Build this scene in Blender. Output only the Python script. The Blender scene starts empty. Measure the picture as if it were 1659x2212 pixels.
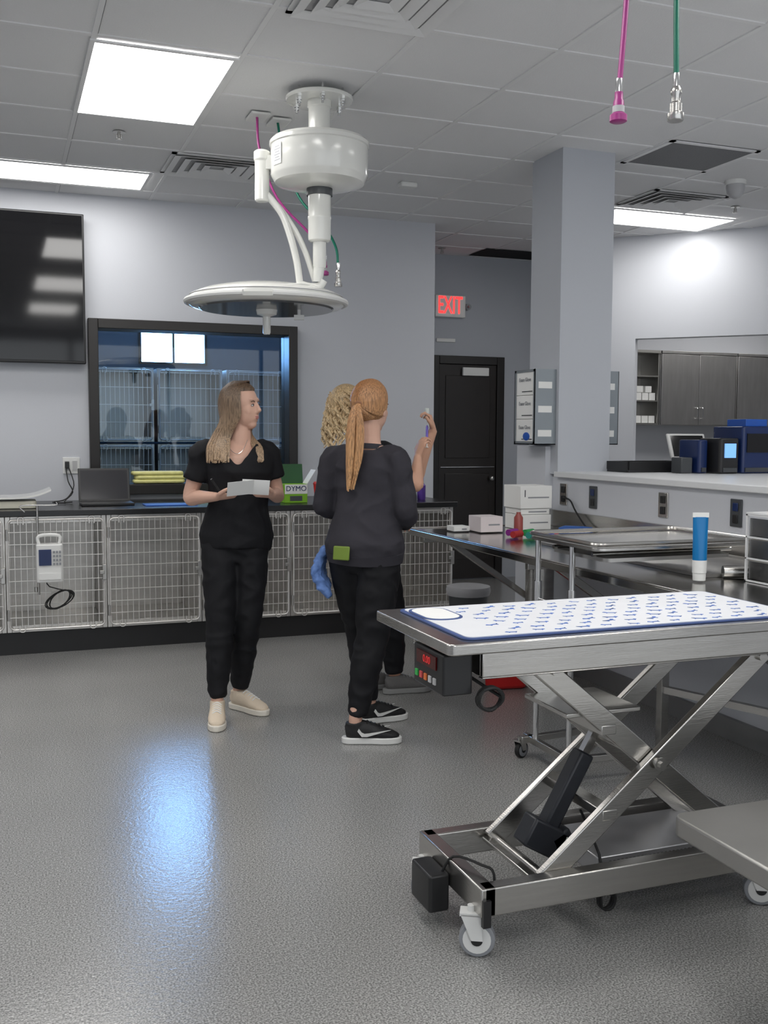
import bpy, bmesh, math, random
from mathutils import Vector, Matrix, noise
random.seed(7)
V=lambda *a: Vector(a)
sc=bpy.context.scene
W={}
MC={}
def mat(name,col,rough=.5,metal=0.,bump=0.,bscale=60.,var=.06,vscale=8.,stretch=None,coat=0.,emis=None,es=0.,alpha=None,spec=None):
    if name in MC: return MC[name]
    m=bpy.data.materials.new(name); m.use_nodes=True; nt=m.node_tree; b=nt.nodes['Principled BSDF']
    tc=nt.nodes.new('ShaderNodeTexCoord'); mp=nt.nodes.new('ShaderNodeMapping')
    nt.links.new(tc.outputs['Object'],mp.inputs[0])
    if stretch: mp.inputs['Scale'].default_value=stretch
    nz=nt.nodes.new('ShaderNodeTexNoise'); nz.inputs['Scale'].default_value=vscale; nz.inputs['Detail'].default_value=4
    nt.links.new(mp.outputs[0],nz.inputs['Vector'])
    mx=nt.nodes.new('ShaderNodeMix'); mx.data_type='RGBA'
    mx.inputs[6].default_value=(*[max(0,c*(1-var)) for c in col],1); mx.inputs[7].default_value=(*[min(1,c*(1+var)) for c in col],1)
    nt.links.new(nz.outputs['Fac'],mx.inputs[0]); nt.links.new(mx.outputs[2],b.inputs['Base Color'])
    b.inputs['Roughness'].default_value=rough; b.inputs['Metallic'].default_value=metal
    if coat: b.inputs['Coat Weight'].default_value=coat; b.inputs['Coat Roughness'].default_value=.1
    if spec is not None: b.inputs['Specular IOR Level'].default_value=spec
    if bump:
        n2=nt.nodes.new('ShaderNodeTexNoise'); n2.inputs['Scale'].default_value=bscale; n2.inputs['Detail'].default_value=3
        nt.links.new(mp.outputs[0],n2.inputs['Vector'])
        bp=nt.nodes.new('ShaderNodeBump'); bp.inputs['Strength'].default_value=bump; bp.inputs['Distance'].default_value=.01
        nt.links.new(n2.outputs['Fac'],bp.inputs['Height']); nt.links.new(bp.outputs[0],b.inputs['Normal'])
    if emis:
        b.inputs['Emission Color'].default_value=(*emis,1); b.inputs['Emission Strength'].default_value=es
    if alpha is not None: b.inputs['Alpha'].default_value=alpha
    MC[name]=m; return m
def glassmat(name,tint,gl=.12,rough=.02):
    m=bpy.data.materials.new(name); m.use_nodes=True; nt=m.node_tree; nt.nodes.clear()
    t=nt.nodes.new('ShaderNodeBsdfTransparent'); t.inputs[0].default_value=(*tint,1)
    g=nt.nodes.new('ShaderNodeBsdfGlossy'); g.inputs['Roughness'].default_value=rough
    mx=nt.nodes.new('ShaderNodeMixShader'); fr=nt.nodes.new('ShaderNodeFresnel'); fr.inputs[0].default_value=1.5
    ma=nt.nodes.new('ShaderNodeMath'); ma.operation='ADD'; ma.inputs[1].default_value=gl
    o=nt.nodes.new('ShaderNodeOutputMaterial')
    nt.links.new(fr.outputs[0],ma.inputs[0]); nt.links.new(ma.outputs[0],mx.inputs[0]); nt.links.new(t.outputs[0],mx.inputs[1]); nt.links.new(g.outputs[0],mx.inputs[2]); nt.links.new(mx.outputs[0],o.inputs[0])
    return m
def floormat():
    m=bpy.data.materials.new('epoxy_floor'); m.use_nodes=True; nt=m.node_tree; b=nt.nodes['Principled BSDF']
    tc=nt.nodes.new('ShaderNodeTexCoord')
    n1=nt.nodes.new('ShaderNodeTexNoise'); n1.inputs['Scale'].default_value=190; n1.inputs['Detail'].default_value=3
    n2=nt.nodes.new('ShaderNodeTexNoise'); n2.inputs['Scale'].default_value=1.3; n2.inputs['Detail'].default_value=3
    cr=nt.nodes.new('ShaderNodeValToRGB'); e=cr.color_ramp
    e.elements[0].position=.36; e.elements[0].color=(.17,.17,.168,1); e.elements[1].position=.64; e.elements[1].color=(.52,.515,.50,1)
    k=e.elements.new(.5); k.color=(.325,.322,.313,1)
    mx=nt.nodes.new('ShaderNodeMix'); mx.data_type='RGBA'; mx.blend_type='MULTIPLY'; mx.inputs[0].default_value=.25
    for n in (n1,n2): nt.links.new(tc.outputs['Object'],n.inputs['Vector'])
    nt.links.new(n1.outputs['Fac'],cr.inputs[0]); nt.links.new(cr.outputs[0],mx.inputs[6]); nt.links.new(n2.outputs['Fac'],mx.inputs[7])
    nt.links.new(mx.outputs[2],b.inputs['Base Color'])
    b.inputs['Roughness'].default_value=.19; b.inputs['IOR'].default_value=1.5
    n3=nt.nodes.new('ShaderNodeTexNoise'); n3.inputs['Scale'].default_value=85; n3.inputs['Detail'].default_value=2
    nt.links.new(tc.outputs['Object'],n3.inputs['Vector'])
    bp=nt.nodes.new('ShaderNodeBump'); bp.inputs['Strength'].default_value=.30; bp.inputs['Distance'].default_value=.0026
    nt.links.new(n3.outputs['Fac'],bp.inputs['Height']); nt.links.new(bp.outputs[0],b.inputs['Normal'])
    return m
def hairmat(name,root,tip):
    m=bpy.data.materials.new(name); m.use_nodes=True; nt=m.node_tree; b=nt.nodes['Principled BSDF']
    tc=nt.nodes.new('ShaderNodeTexCoord'); sx=nt.nodes.new('ShaderNodeSeparateXYZ'); nt.links.new(tc.outputs['Generated'],sx.inputs[0])
    mp=nt.nodes.new('ShaderNodeMapping'); mp.inputs['Scale'].default_value=(260,260,18); nt.links.new(tc.outputs['Object'],mp.inputs[0])
    nz=nt.nodes.new('ShaderNodeTexNoise'); nz.inputs['Scale'].default_value=1; nz.inputs['Detail'].default_value=3; nt.links.new(mp.outputs[0],nz.inputs['Vector'])
    mx=nt.nodes.new('ShaderNodeMix'); mx.data_type='RGBA'; mx.inputs[6].default_value=(*tip,1); mx.inputs[7].default_value=(*root,1); nt.links.new(sx.outputs[2],mx.inputs[0])
    m2=nt.nodes.new('ShaderNodeMix'); m2.data_type='RGBA'; m2.blend_type='MULTIPLY'; m2.inputs[0].default_value=1
    cr=nt.nodes.new('ShaderNodeValToRGB'); cr.color_ramp.elements[0].position=.35; cr.color_ramp.elements[0].color=(.5,.5,.5,1); cr.color_ramp.elements[1].position=.6; cr.color_ramp.elements[1].color=(1.25,1.25,1.25,1)
    nt.links.new(nz.outputs['Fac'],cr.inputs[0]); nt.links.new(mx.outputs[2],m2.inputs[6]); nt.links.new(cr.outputs[0],m2.inputs[7]); nt.links.new(m2.outputs[2],b.inputs['Base Color'])
    bp=nt.nodes.new('ShaderNodeBump'); bp.inputs['Strength'].default_value=.35; bp.inputs['Distance'].default_value=.003; nt.links.new(nz.outputs['Fac'],bp.inputs['Height']); nt.links.new(bp.outputs[0],b.inputs['Normal'])
    b.inputs['Roughness'].default_value=.45
    return m
STEEL=mat('brushed_stainless',(.56,.545,.52),.25,1.,bump=.05,bscale=30,var=.14,vscale=5,stretch=(1,1,12))
STEELD=mat('dull_stainless',(.50,.49,.47),.40,1.,bump=.05,bscale=30,var=.15,vscale=4)
CABS=mat('cabinet_stainless',(.52,.51,.50),.38,.9,bump=.03,bscale=20,var=.2,vscale=3,stretch=(6,1,1))
CHROME=mat('chrome',(.8,.8,.8),.12,1.,var=.02)
WIRE=mat('wire_steel',(.82,.80,.77),.3,.6,var=.05)
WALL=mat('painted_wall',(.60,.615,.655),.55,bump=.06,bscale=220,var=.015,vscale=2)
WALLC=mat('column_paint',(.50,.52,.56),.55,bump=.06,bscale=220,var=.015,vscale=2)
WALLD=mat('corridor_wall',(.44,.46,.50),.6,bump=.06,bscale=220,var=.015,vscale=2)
TEAL=mat('teal_wall',(.08,.12,.165),.6,var=.05)
BLACKF=mat('black_frame',(.012,.010,.009),.38,var=.2)
BLACK=mat('black_plastic',(.015,.015,.016),.4,var=.1)
BLACKG=mat('black_gloss',(.006,.006,.007),.06,var=.05)
CTOP=mat('black_laminate',(.012,.012,.013),.25,bump=.03,bscale=300,var=.3,vscale=200)
WHITE=mat('white_plastic',(.78,.78,.76),.35,var=.02)
WENAM=mat('white_enamel',(.78,.78,.74),.18,coat=.6,var=.02)
CEILM=mat('ceiling_tile',(.78,.78,.785),.9,bump=.12,bscale=160,var=.04,vscale=140)
GRID=mat('ceiling_grid_white',(.80,.80,.80),.5,var=.02)
LIGHT=mat('light_diffuser',(.9,.9,.9),.5,emis=(1.,.985,.96),es=10.,var=0)
FILL_LIGHT=mat('added_fill_diffuser',(.9,.9,.9),.5,emis=(.75,.88,1.),es=3.,var=0)  # glow of the unseen panel added over the kennel room
GREY=mat('grey_plastic',(.28,.29,.31),.4,var=.05)
LGREY=mat('light_grey',(.48,.48,.49),.6,var=.05)
DGREY=mat('dark_grey',(.06,.065,.07),.4,var=.1)
RED=mat('red_plastic',(.62,.02,.02),.35,var=.05)
BLUE=mat('blue_plastic',(.02,.10,.45),.3,var=.1)
NAVY=mat('navy_plastic',(.01,.025,.10),.25,var=.1)
LBLUE=mat('screen_blue',(.15,.4,.8),.3,emis=(.25,.5,1.),es=.7)
PAPER=mat('white_paper',(.82,.82,.80),.7,var=.02)
PURPLE=mat('purple_hose',(.36,.04,.22),.35,var=.05)
GREEN=mat('green_hose',(.0,.16,.10),.35,var=.05)
RUBBER=mat('black_rubber',(.01,.01,.01),.6,var=.2)
LEDGEM=mat('white_ledge',(.74,.75,.76),.35,var=.02)
# ------------------------------------------------------------------ mesh builder
def perp(t,hint=None):
    t=t.normalized()
    if hint is None or abs(hint.normalized().dot(t))>.98:
        hint=V(0,0,1) if abs(t.z)<.9 else V(1,0,0)
    s=(hint-t*hint.dot(t)).normalized()
    return s,t.cross(s).normalized()
def smoothpath(pts,k=4):
    P=[Vector(p) for p in pts]; out=[]
    for i in range(len(P)-1):
        a=P[i-1] if i>0 else P[i]*2-P[i+1]; b=P[i]; c=P[i+1]; d=P[i+2] if i+2<len(P) else P[i+1]*2-P[i]
        for j in range(k):
            t=j/k
            out.append(.5*((2*b)+(c-a)*t+(2*a-5*b+4*c-d)*t*t+(3*b-a-3*c+d)*t**3))
    out.append(P[-1]); return out
class MB:
    def __init__(s): s.v=[];s.f=[];s.m=[];s.mi=0
    def add(s,vs,fs):
        o=len(s.v); s.v+= [Vector(p) for p in vs]; s.f+=[tuple(i+o for i in f) for f in fs]; s.m+=[s.mi]*len(fs); return s
    def box(s,x0,x1,y0,y1,z0,z1):
        return s.add([(x,y,z) for x in (x0,x1) for y in (y0,y1) for z in (z0,z1)],[(0,1,3,2),(4,6,7,5),(0,4,5,1),(2,3,7,6),(0,2,6,4),(1,5,7,3)])
    def obox(s,c,a,b,d):
        c=Vector(c);a=Vector(a);b=Vector(b);d=Vector(d)
        return s.add([c+a*i+b*j+d*k for i in(-1,1) for j in(-1,1) for k in(-1,1)],[(0,1,3,2),(4,6,7,5),(0,4,5,1),(2,3,7,6),(0,2,6,4),(1,5,7,3)])
    def bar(s,p0,p1,w,h,hint=None):
        p0=Vector(p0);p1=Vector(p1);t=p1-p0;u,v=perp(t,Vector(hint) if hint else None)
        return s.obox((p0+p1)/2,t/2,u*w/2,v*h/2)
    def loft(s,secs,side=None,n=14):
        C=[Vector(q[0]) for q in secs]; N=len(C); vs=[];fs=[]; pu=None
        for i in range(N):
            t=(C[min(i+1,N-1)]-C[max(i-1,0)])
            if t.length<1e-7: t=V(0,0,1)
            u,v=perp(t,Vector(side) if side is not None else pu)
            pu=u
            for j in range(n):
                a=2*math.pi*j/n
                vs.append(C[i]+u*math.cos(a)*secs[i][1]+v*math.sin(a)*secs[i][2])
        for i in range(N-1):
            for j in range(n):
                k=(j+1)%n; fs.append((i*n+j,i*n+k,(i+1)*n+k,(i+1)*n+j))
        fs.append(tuple(range(n-1,-1,-1))); fs.append(tuple((N-1)*n+j for j in range(n)))
        return s.add(vs,fs)
    def cyl(s,p0,p1,r0,r1=None,n=20):
        r1=r0 if r1 is None else r1
        return s.loft([(p0,r0,r0),(p1,r1,r1)],None,n)
    def tube(s,pts,r,n=8,k=4,smooth=True):
        P=smoothpath(pts,k) if smooth and len(pts)>2 else [Vector(p) for p in pts]
        return s.loft([(p,r,r) for p in P],None,n)
    def sph(s,c,rx,ry,rz,fr=None,nu=20,nv=12,fn=None):
        c=Vector(c); fr=fr or (V(1,0,0),V(0,1,0),V(0,0,1)); vs=[];fs=[]
        for i in range(nv+1):
            th=math.pi*i/nv
            for j in range(nu):
                a=2*math.pi*j/nu; d=V(math.sin(th)*math.cos(a),math.sin(th)*math.sin(a),math.cos(th)); k=fn(d) if fn else 1
                vs.append(c+(fr[0]*d.x*rx+fr[1]*d.y*ry+fr[2]*d.z*rz)*k)
        for i in range(nv):
            for j in range(nu):
                k=(j+1)%nu
                fs.append((i*nu+j,(i+1)*nu+j,(i+1)*nu+k,i*nu+k))
        return s.add(vs,fs)
    def lathe(s,c,prof,n=32,axis=None):
        c=Vector(c); ax=(axis or V(0,0,1)).normalized(); u,v=perp(ax,V(1,0,0)); vs=[];fs=[]
        for (r,z) in prof:
            for j in range(n):
                a=2*math.pi*j/n; vs.append(c+ax*z+(u*math.cos(a)+v*math.sin(a))*max(r,1e-4))
        for i in range(len(prof)-1):
            for j in range(n):
                k=(j+1)%n; fs.append((i*n+j,i*n+k,(i+1)*n+k,(i+1)*n+j))
        fs.append(tuple(range(n-1,-1,-1))); fs.append(tuple((len(prof)-1)*n+j for j in range(n)))
        return s.add(vs,fs)
    def prism(s,pts,ext):
        ext=Vector(ext); P=[Vector(p) for p in pts]; n=len(P)
        fs=[tuple(range(n-1,-1,-1)),tuple(range(n,2*n))]+[(i,(i+1)%n,n+(i+1)%n,n+i) for i in range(n)]
        return s.add(P+[p+ext for p in P],fs)
    def rrect(s,x0,x1,y0,y1,z0,z1,r,k=5):
        pts=[]
        for cx,cy,a0 in ((x1-r,y1-r,0),(x0+r,y1-r,90),(x0+r,y0+r,180),(x1-r,y0+r,270)):
            for i in range(k+1):
                a=math.radians(a0+90*i/k); pts.append((cx+r*math.cos(a),cy+r*math.sin(a),z0))
        return s.prism(pts,(0,0,z1-z0))
def fin(ob,name,parent,c,label,cat,group,kind):
    ob.name=name; bpy.context.collection.objects.link(ob)
    if parent is not None:
        ob.parent=parent; ob.location=c-W[parent.name]
    else: ob.location=c
    W[ob.name]=c
    if label: ob['label']=label
    if cat: ob['category']=cat
    if group: ob['group']=group
    if kind: ob['kind']=kind
    return ob
def mk(mb,name,mats,parent=None,label=None,cat=None,group=None,kind=None,bevel=0,seg=2,angle=38,origin=None,remesh=0,smooth=0,cut=None,wrinkle=0,wsc=(9,9,16)):
    if not isinstance(mats,(list,tuple)): mats=[mats]
    c=Vector(origin) if origin is not None else None
    if c is None:
        xs=[p.x for p in mb.v]; ys=[p.y for p in mb.v]; zs=[p.z for p in mb.v]
        c=V((min(xs)+max(xs))/2,(min(ys)+max(ys))/2,min(zs))
    me=bpy.data.meshes.new(name); me.from_pydata([p-c for p in mb.v],[],mb.f)
    for i,p in enumerate(me.polygons): p.material_index=mb.m[i]
    bm=bmesh.new(); bm.from_mesh(me); bmesh.ops.recalc_face_normals(bm,faces=bm.faces); bm.to_mesh(me); bm.free()
    if remesh:
        tmp=bpy.data.objects.new('tmp',me); bpy.context.collection.objects.link(tmp)
        r=tmp.modifiers.new('r','REMESH'); r.mode='VOXEL'; r.voxel_size=remesh
        if smooth:
            q=tmp.modifiers.new('s','SMOOTH'); q.factor=.5; q.iterations=smooth
        dg=bpy.context.evaluated_depsgraph_get(); m2=bpy.data.meshes.new_from_object(tmp.evaluated_get(dg)); bpy.data.objects.remove(tmp); me=m2; me.name=name
        if wrinkle:
            nn=[v.normal.copy() for v in me.vertices]
            for v,n_ in zip(me.vertices,nn):
                q=V(v.co.x*wsc[0],v.co.y*wsc[1],v.co.z*wsc[2]); q+=V(noise.noise(q*.5),noise.noise(q*.5+V(9,0,0)),0)*1.2
                h_=(1-abs(noise.noise(q))*2.6)
                v.co+=n_*wrinkle*max(-.6,h_)
        if cut:
            bm=bmesh.new(); bm.from_mesh(me)
            dl=[v for v in bm.verts if cut(v.co+c)]
            bmesh.ops.delete(bm,geom=dl,context='VERTS')
            for it in range(8):
                mv=[]
                for v in bm.verts:
                    nb=[e.other_vert(v) for e in v.link_edges if e.is_boundary]
                    if len(nb)>=2:
                        a=V(0,0,0)
                        for o in nb: a+=o.co
                        mv.append((v,(v.co+a/len(nb))/2))
                for v,q in mv: v.co=q
            bm.to_mesh(me); bm.free()
        angle=180
    me.materials.clear()
    for m in mats: me.materials.append(m)
    for p in me.polygons: p.use_smooth=True
    if angle<180: me.set_sharp_from_angle(angle=math.radians(angle))
    ob=bpy.data.objects.new(name,me)
    fin(ob,name,parent,c,label,cat,group,kind)
    if bevel:
        b=ob.modifiers.new('bevel','BEVEL'); b.width=bevel; b.segments=seg; b.limit_method='ANGLE'; b.angle_limit=math.radians(40)
    return ob
def thing(name,loc,label,cat,group=None):
    ob=bpy.data.objects.new(name,None); ob.empty_display_size=.1
    return fin(ob,name,None,Vector(loc),label,cat,group,None)
def text(body,loc,right,up,size,m,parent,name='lettering',ext=.0008,xs=1.,bold=0.):
    cu=bpy.data.curves.new('t','FONT'); cu.body=body; cu.size=size; cu.extrude=ext; cu.align_x='CENTER'; cu.align_y='CENTER'; cu.offset=bold
    o=bpy.data.objects.new('t',cu); bpy.context.collection.objects.link(o)
    dg=bpy.context.evaluated_depsgraph_get(); me=bpy.data.meshes.new_from_object(o.evaluated_get(dg)); bpy.data.objects.remove(o)
    r=Vector(right).normalized(); u=Vector(up).normalized(); n=r.cross(u)
    for v in me.vertices: v.co=r*v.co.x*xs+u*v.co.y+n*v.co.z
    me.materials.clear(); me.materials.append(m)
    return fin(bpy.data.objects.new(name,me),name,parent,Vector(loc),None,None,None,None)
def S(mb,name,m,**k): return mk(mb,name,m,kind='structure',**k)
# ------------------------------------------------------------------ room shell
CZ=3.15
S(MB().box(-2.7,11.2,-2.7,10.7,-.1,0),'floor',floormat(),angle=30)
S(MB().box(-2.7,11.2,-2.7,10.7,CZ,CZ+.1),'ceiling',CEILM,angle=30)
g=MB()
for k in range(-6,13):
    x=1.08+.655*k
    if -2.6<x<6.6: g.box(x-.012,x+.012,-2.6,9.1,CZ-.006,CZ)
for k in range(-13,9):
    y=4.70+.567*k
    if -2.6<y<9.1: g.box(-2.6,6.6,y-.012,y+.012,CZ-.0055,CZ)
S(g,'trim_1',GRID)
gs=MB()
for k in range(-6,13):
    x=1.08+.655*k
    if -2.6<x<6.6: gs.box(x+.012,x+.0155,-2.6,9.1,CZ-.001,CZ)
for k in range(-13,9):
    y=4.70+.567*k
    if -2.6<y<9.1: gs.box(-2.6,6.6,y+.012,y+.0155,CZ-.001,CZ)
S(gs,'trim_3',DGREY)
wx0,wx1,wz0,wz1=.66,2.15,1.02,2.22
w=MB().box(-2.6,wx0,7.8,7.95,0,CZ).box(wx1,3.38,7.8,7.95,0,CZ).box(wx0,wx1,7.8,7.95,0,wz0).box(wx0,wx1,7.8,7.95,wz1,CZ)
S(w,'wall_back',WALL)
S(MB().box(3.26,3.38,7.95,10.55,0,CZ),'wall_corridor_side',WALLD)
S(MB().box(-2.7,-2.6,-2.6,7.95,0,CZ),'wall_left',WALL)
S(MB().box(-2.7,-2.2,-2.7,-2.6,0,CZ).box(6.2,6.7,-2.7,-2.6,0,CZ).box(-2.2,6.2,-2.7,-2.6,0,.25).box(-2.2,6.2,-2.7,-2.6,2.95,CZ),'wall_front',WALL)  # wide opening behind the camera is added, so sky light fills the room
wf=MB()
for k in range(6): wf.box(-2.2+1.68*k-.03,-2.2+1.68*k+.03,-2.69,-2.61,.25,2.95)
S(wf,'added_fill_opening',BLACKF)  # mullions of the made-up opening that lets the sky light in
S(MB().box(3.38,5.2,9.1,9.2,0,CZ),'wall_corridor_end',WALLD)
def wseg(mb,p0,p1,z0,z1,th):
    p0=Vector(p0);p1=Vector(p1);d=(p1-p0).normalized();n=V(-d.y,d.x)*th
    pts=[p0,p1,p1+n,p0+n]; mb.prism([(p.x,p.y,z0) for p in pts],(0,0,z1-z0))
A0,A1,A2,A3=V(5.03,7.80),V(5.21,7.62),V(6.50,6.33),V(6.65,6.18)
w=MB(); wseg(w,A0,A1,0,CZ,.12); wseg(w,A1,A2,2.27,CZ,.12); wseg(w,A1,A2,0,1.17,.12); wseg(w,A2,A3,0,CZ,.12)
S(w,'wall_right_angled',WALL)
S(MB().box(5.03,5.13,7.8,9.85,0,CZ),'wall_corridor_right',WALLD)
S(MB().box(6.65,6.75,-2.6,6.2,0,CZ),'wall_right',WALL)
S(MB().box(5.1,11.1,9.85,9.95,0,CZ).box(11.0,11.1,3,9.85,0,CZ).box(6.75,11.0,2.9,3.0,0,CZ),'wall_laboratory',WALL)
S(MB().box(3.22,3.34,1.0,5.9,0,1.172),'wall_half',WALL)
S(MB().box(3.165,3.24,5.56,5.93,0,1.36).box(3.24,3.6,5.86,5.93,0,1.36),'wall_half_end',WALL)
S(MB().box(3.19,4.75,1.0,5.5,1.172,1.205),'trim_2',LEDGEM,bevel=.004)
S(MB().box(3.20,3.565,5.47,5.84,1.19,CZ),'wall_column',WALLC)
S(MB().box(3.19,3.215,1.0,5.56,0,.10),'baseboard_half',mat('grey_base',(.22,.22,.22),.5,var=.1))
S(MB().box(-1.0,3.26,10.45,10.55,0,2.12).box(-1.0,1.32,10.45,10.55,2.12,CZ).box(2.0,3.26,10.45,10.55,2.12,CZ).box(1.32,2.0,10.45,10.55,3.0,CZ).box(-1.0,-.9,7.95,10.45,0,CZ),'wall_kennel_room',TEAL)
SKY=mat('daylight_glass',(.1,.1,.1),.5,emis=(.25,.52,1.),es=26)
win=S(MB().box(1.34,1.99,10.50,10.52,2.13,2.99),'window_2',SKY)
mk(MB().box(1.655,1.675,10.44,10.5,2.13,2.99).box(1.32,1.345,10.42,10.5,2.12,3.0).box(1.975,2.0,10.42,10.5,2.12,3.0).box(1.32,2.0,10.42,10.5,2.12,2.14),'window_frame',BLACKF,parent=win,)
fr=MB()
fo=(.62,2.19,.975,2.26)
fr.box(fo[0],wx0+.03,7.72,7.96,fo[2],fo[3]).box(wx1-.03,fo[1],7.72,7.96,fo[2],fo[3]).box(wx0+.03,wx1-.03,7.72,7.96,fo[2],wz0+.03).box(wx0+.03,wx1-.03,7.72,7.96,wz1-.03,fo[3])
wi=S(fr,'window_1',BLACKF,bevel=.004)
mk(MB().box(wx0+.03,wx1-.03,7.87,7.878,wz0+.03,wz1-.03),'window_pane',glassmat('window_glass',(.86,.92,.95),.0),parent=wi)
d=MB().box(3.90,3.98,9.05,9.1,0,2.19).box(4.60,4.68,9.05,9.1,0,2.19).box(3.98,4.60,9.05,9.1,2.11,2.19)
do=S(d,'door_1',BLACKF,bevel=.005)
mk(MB().box(3.98,4.60,9.07,9.095,.01,2.11).box(4.05,4.53,9.062,9.07,1.2,2.0).box(4.05,4.53,9.062,9.07,.2,1.05),'door_leaf',mat('dark_door',(.018,.014,.012),.3,var=.2),parent=do,bevel=.004)
mk(MB().box(4.0,4.58,9.055,9.07,1.11,1.115),'push_bar',CHROME,parent=do)
mk(MB().box(4.22,4.5,9.03,9.062,2.0,2.08),'door_closer',WHITE,parent=do,bevel=.005)
mk(MB().sph((4.54,9.03,1.0),.028,.028,.028),'door_knob',STEEL,parent=do)
# ------------------------------------------------------------------ ceiling fixtures
def lightpanel(x0,x1,y0,y1,m=LIGHT):
    t=thing('ceiling_light',((x0+x1)/2,(y0+y1)/2,CZ-.02),'bright white rectangular recessed light panel in the ceiling grid','ceiling light','ceiling light panels')
    mk(MB().box(x0+.012,x1-.012,y0+.012,y1-.012,CZ-.011,CZ-.008),'diffuser',m,parent=t)
    mk(MB().box(x0-.01,x0+.012,y0-.01,y1+.01,CZ-.014,CZ-.0061).box(x1-.012,x1+.01,y0-.01,y1+.01,CZ-.014,CZ-.0061).box(x0+.012,x1-.012,y0-.01,y0+.012,CZ-.014,CZ-.0061).box(x0+.012,x1-.012,y1-.012,y1+.01,CZ-.014,CZ-.0061),'light_frame',GRID,parent=t)
for a in [(.42,1.06,4.75,5.82),(-.2,.98,6.99,7.47),(4.4,5.52,6.73,7.22),(.42,1.06,2.3,3.4),(.42,1.06,-.2,.9),(2.4,3.04,1.6,2.7),(2.4,3.04,-1.2,-.1),(-1.6,-.96,4.75,5.82),(-1.6,-.96,2.3,3.4),(4.4,5.04,2.6,3.7),(7.3,8.5,8.2,8.8),(6.0,7.2,7.6,8.1)]:  # last two, over the laboratory, are unseen panels added to brighten it
    lightpanel(*a)
lightpanel(.9,2.1,8.9,9.5,FILL_LIGHT)  # unseen panel added to brighten the kennel room behind the glass
def vent(x0,x1,y0,y1,dark=False):
    t=thing('air_vent',((x0+x1)/2,(y0+y1)/2,CZ-.03),'dark perforated square return air grille in the ceiling' if dark else 'white square louvred air diffuser in the ceiling','air vent','ceiling air vents')
    m=MB().box(x0,x1,y0,y0+.03,CZ-.012,CZ-.0061).box(x0,x1,y1-.03,y1,CZ-.012,CZ-.0061).box(x0,x0+.03,y0,y1,CZ-.012,CZ-.0061).box(x1-.03,x1,y0,y1,CZ-.012,CZ-.0061)
    mk(m,'vent_frame',GRID,parent=t)
    if dark:
        mk(MB().box(x0+.03,x1-.03,y0+.03,y1-.03,CZ-.010,CZ-.0061),'grille',mat('return_grille',(.16,.16,.17),.6,bump=.5,bscale=200,var=.3,vscale=200),parent=t)
    else:
        mk(MB().box(x0+.03,x1-.03,y0+.03,y1-.03,CZ-.0095,CZ-.0061),'vent_back',mat('vent_shadow_grey',(.42,.42,.43),.7),parent=t)
        q=MB(); cx,cy=(x0+x1)/2,(y0+y1)/2; hx,hy=(x1-x0)/2,(y1-y0)/2
        for k in (.80,.58,.36,.14):
            a,b=hx*k,hy*k; e=.05
            for (p,qq) in (((-a,-b),(a,-b)),((a,-b),(a,b)),((a,b),(-a,b)),((-a,b),(-a,-b))):
                P0=V(cx+p[0],cy+p[1],CZ-.012);P1=V(cx+qq[0],cy+qq[1],CZ-.012)
                sx=1+e/a; sy=1+e/b
                Q0=V(cx+p[0]*sx*.99,cy+p[1]*sy*.99,CZ-.026);Q1=V(cx+qq[0]*sx*.99,cy+qq[1]*sy*.99,CZ-.026)
                q.prism([P0,P1,Q1,Q0],(0,0,-.002))
        mk(q,'louvres',GRID,parent=t)
vent(1.13,1.76,3.60,4.16); vent(1.03,1.68,6.42,6.93); vent(4.33,4.95,6.12,6.62); vent(3.70,4.34,5.09,5.62,True)
for (x,y) in ((.68,6.12),(3.87,8.77),(5.22,6.38)):
    m=MB().lathe((x,y,CZ-.008),[(.035,0),(.035,.002)]).cyl((x,y,CZ-.04),(x,y,CZ-.008),.008).cyl((x,y,CZ-.05),(x,y,CZ-.046),.018)
    m.bar((x-.014,y,CZ-.046),(x-.010,y,CZ-.02),.004,.004).bar((x+.014,y,CZ-.046),(x+.010,y,CZ-.02),.004,.004).bar((x-.012,y,CZ-.02),(x+.012,y,CZ-.02),.004,.004)
    mk(m,'sprinkler',STEELD,label='small chrome fire sprinkler head on ceiling tile',cat='sprinkler',group='fire sprinklers')
mk(MB().box(2.60,2.72,6.58,6.66,CZ-.035,CZ-.0005),'occupancy_sensor',WHITE,label='small white ceiling occupancy sensor on tile',cat='sensor',bevel=.01)
dm=thing('camera_dome',(4.7,5.75,CZ-.1),'white dome device hanging under the ceiling','camera dome')
mk(MB().lathe((4.7,5.75,CZ-.03),[(.07,0),(.07,.029)]),'dome_base',WHITE,parent=dm)
mk(MB().lathe((4.7,5.75,CZ-.12),[(.01,0),(.035,.01),(.055,.035),(.062,.07),(.062,.09)]),'dome_cover',LGREY,parent=dm)
mk(MB().box(4.25,4.95,8.62,9.0,CZ-.008,CZ-.0062),'ceiling_opening',mat('black_void',(.002,.002,.002),.9),label='dark open ceiling bay where a tile is missing',cat='ceiling opening')
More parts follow.
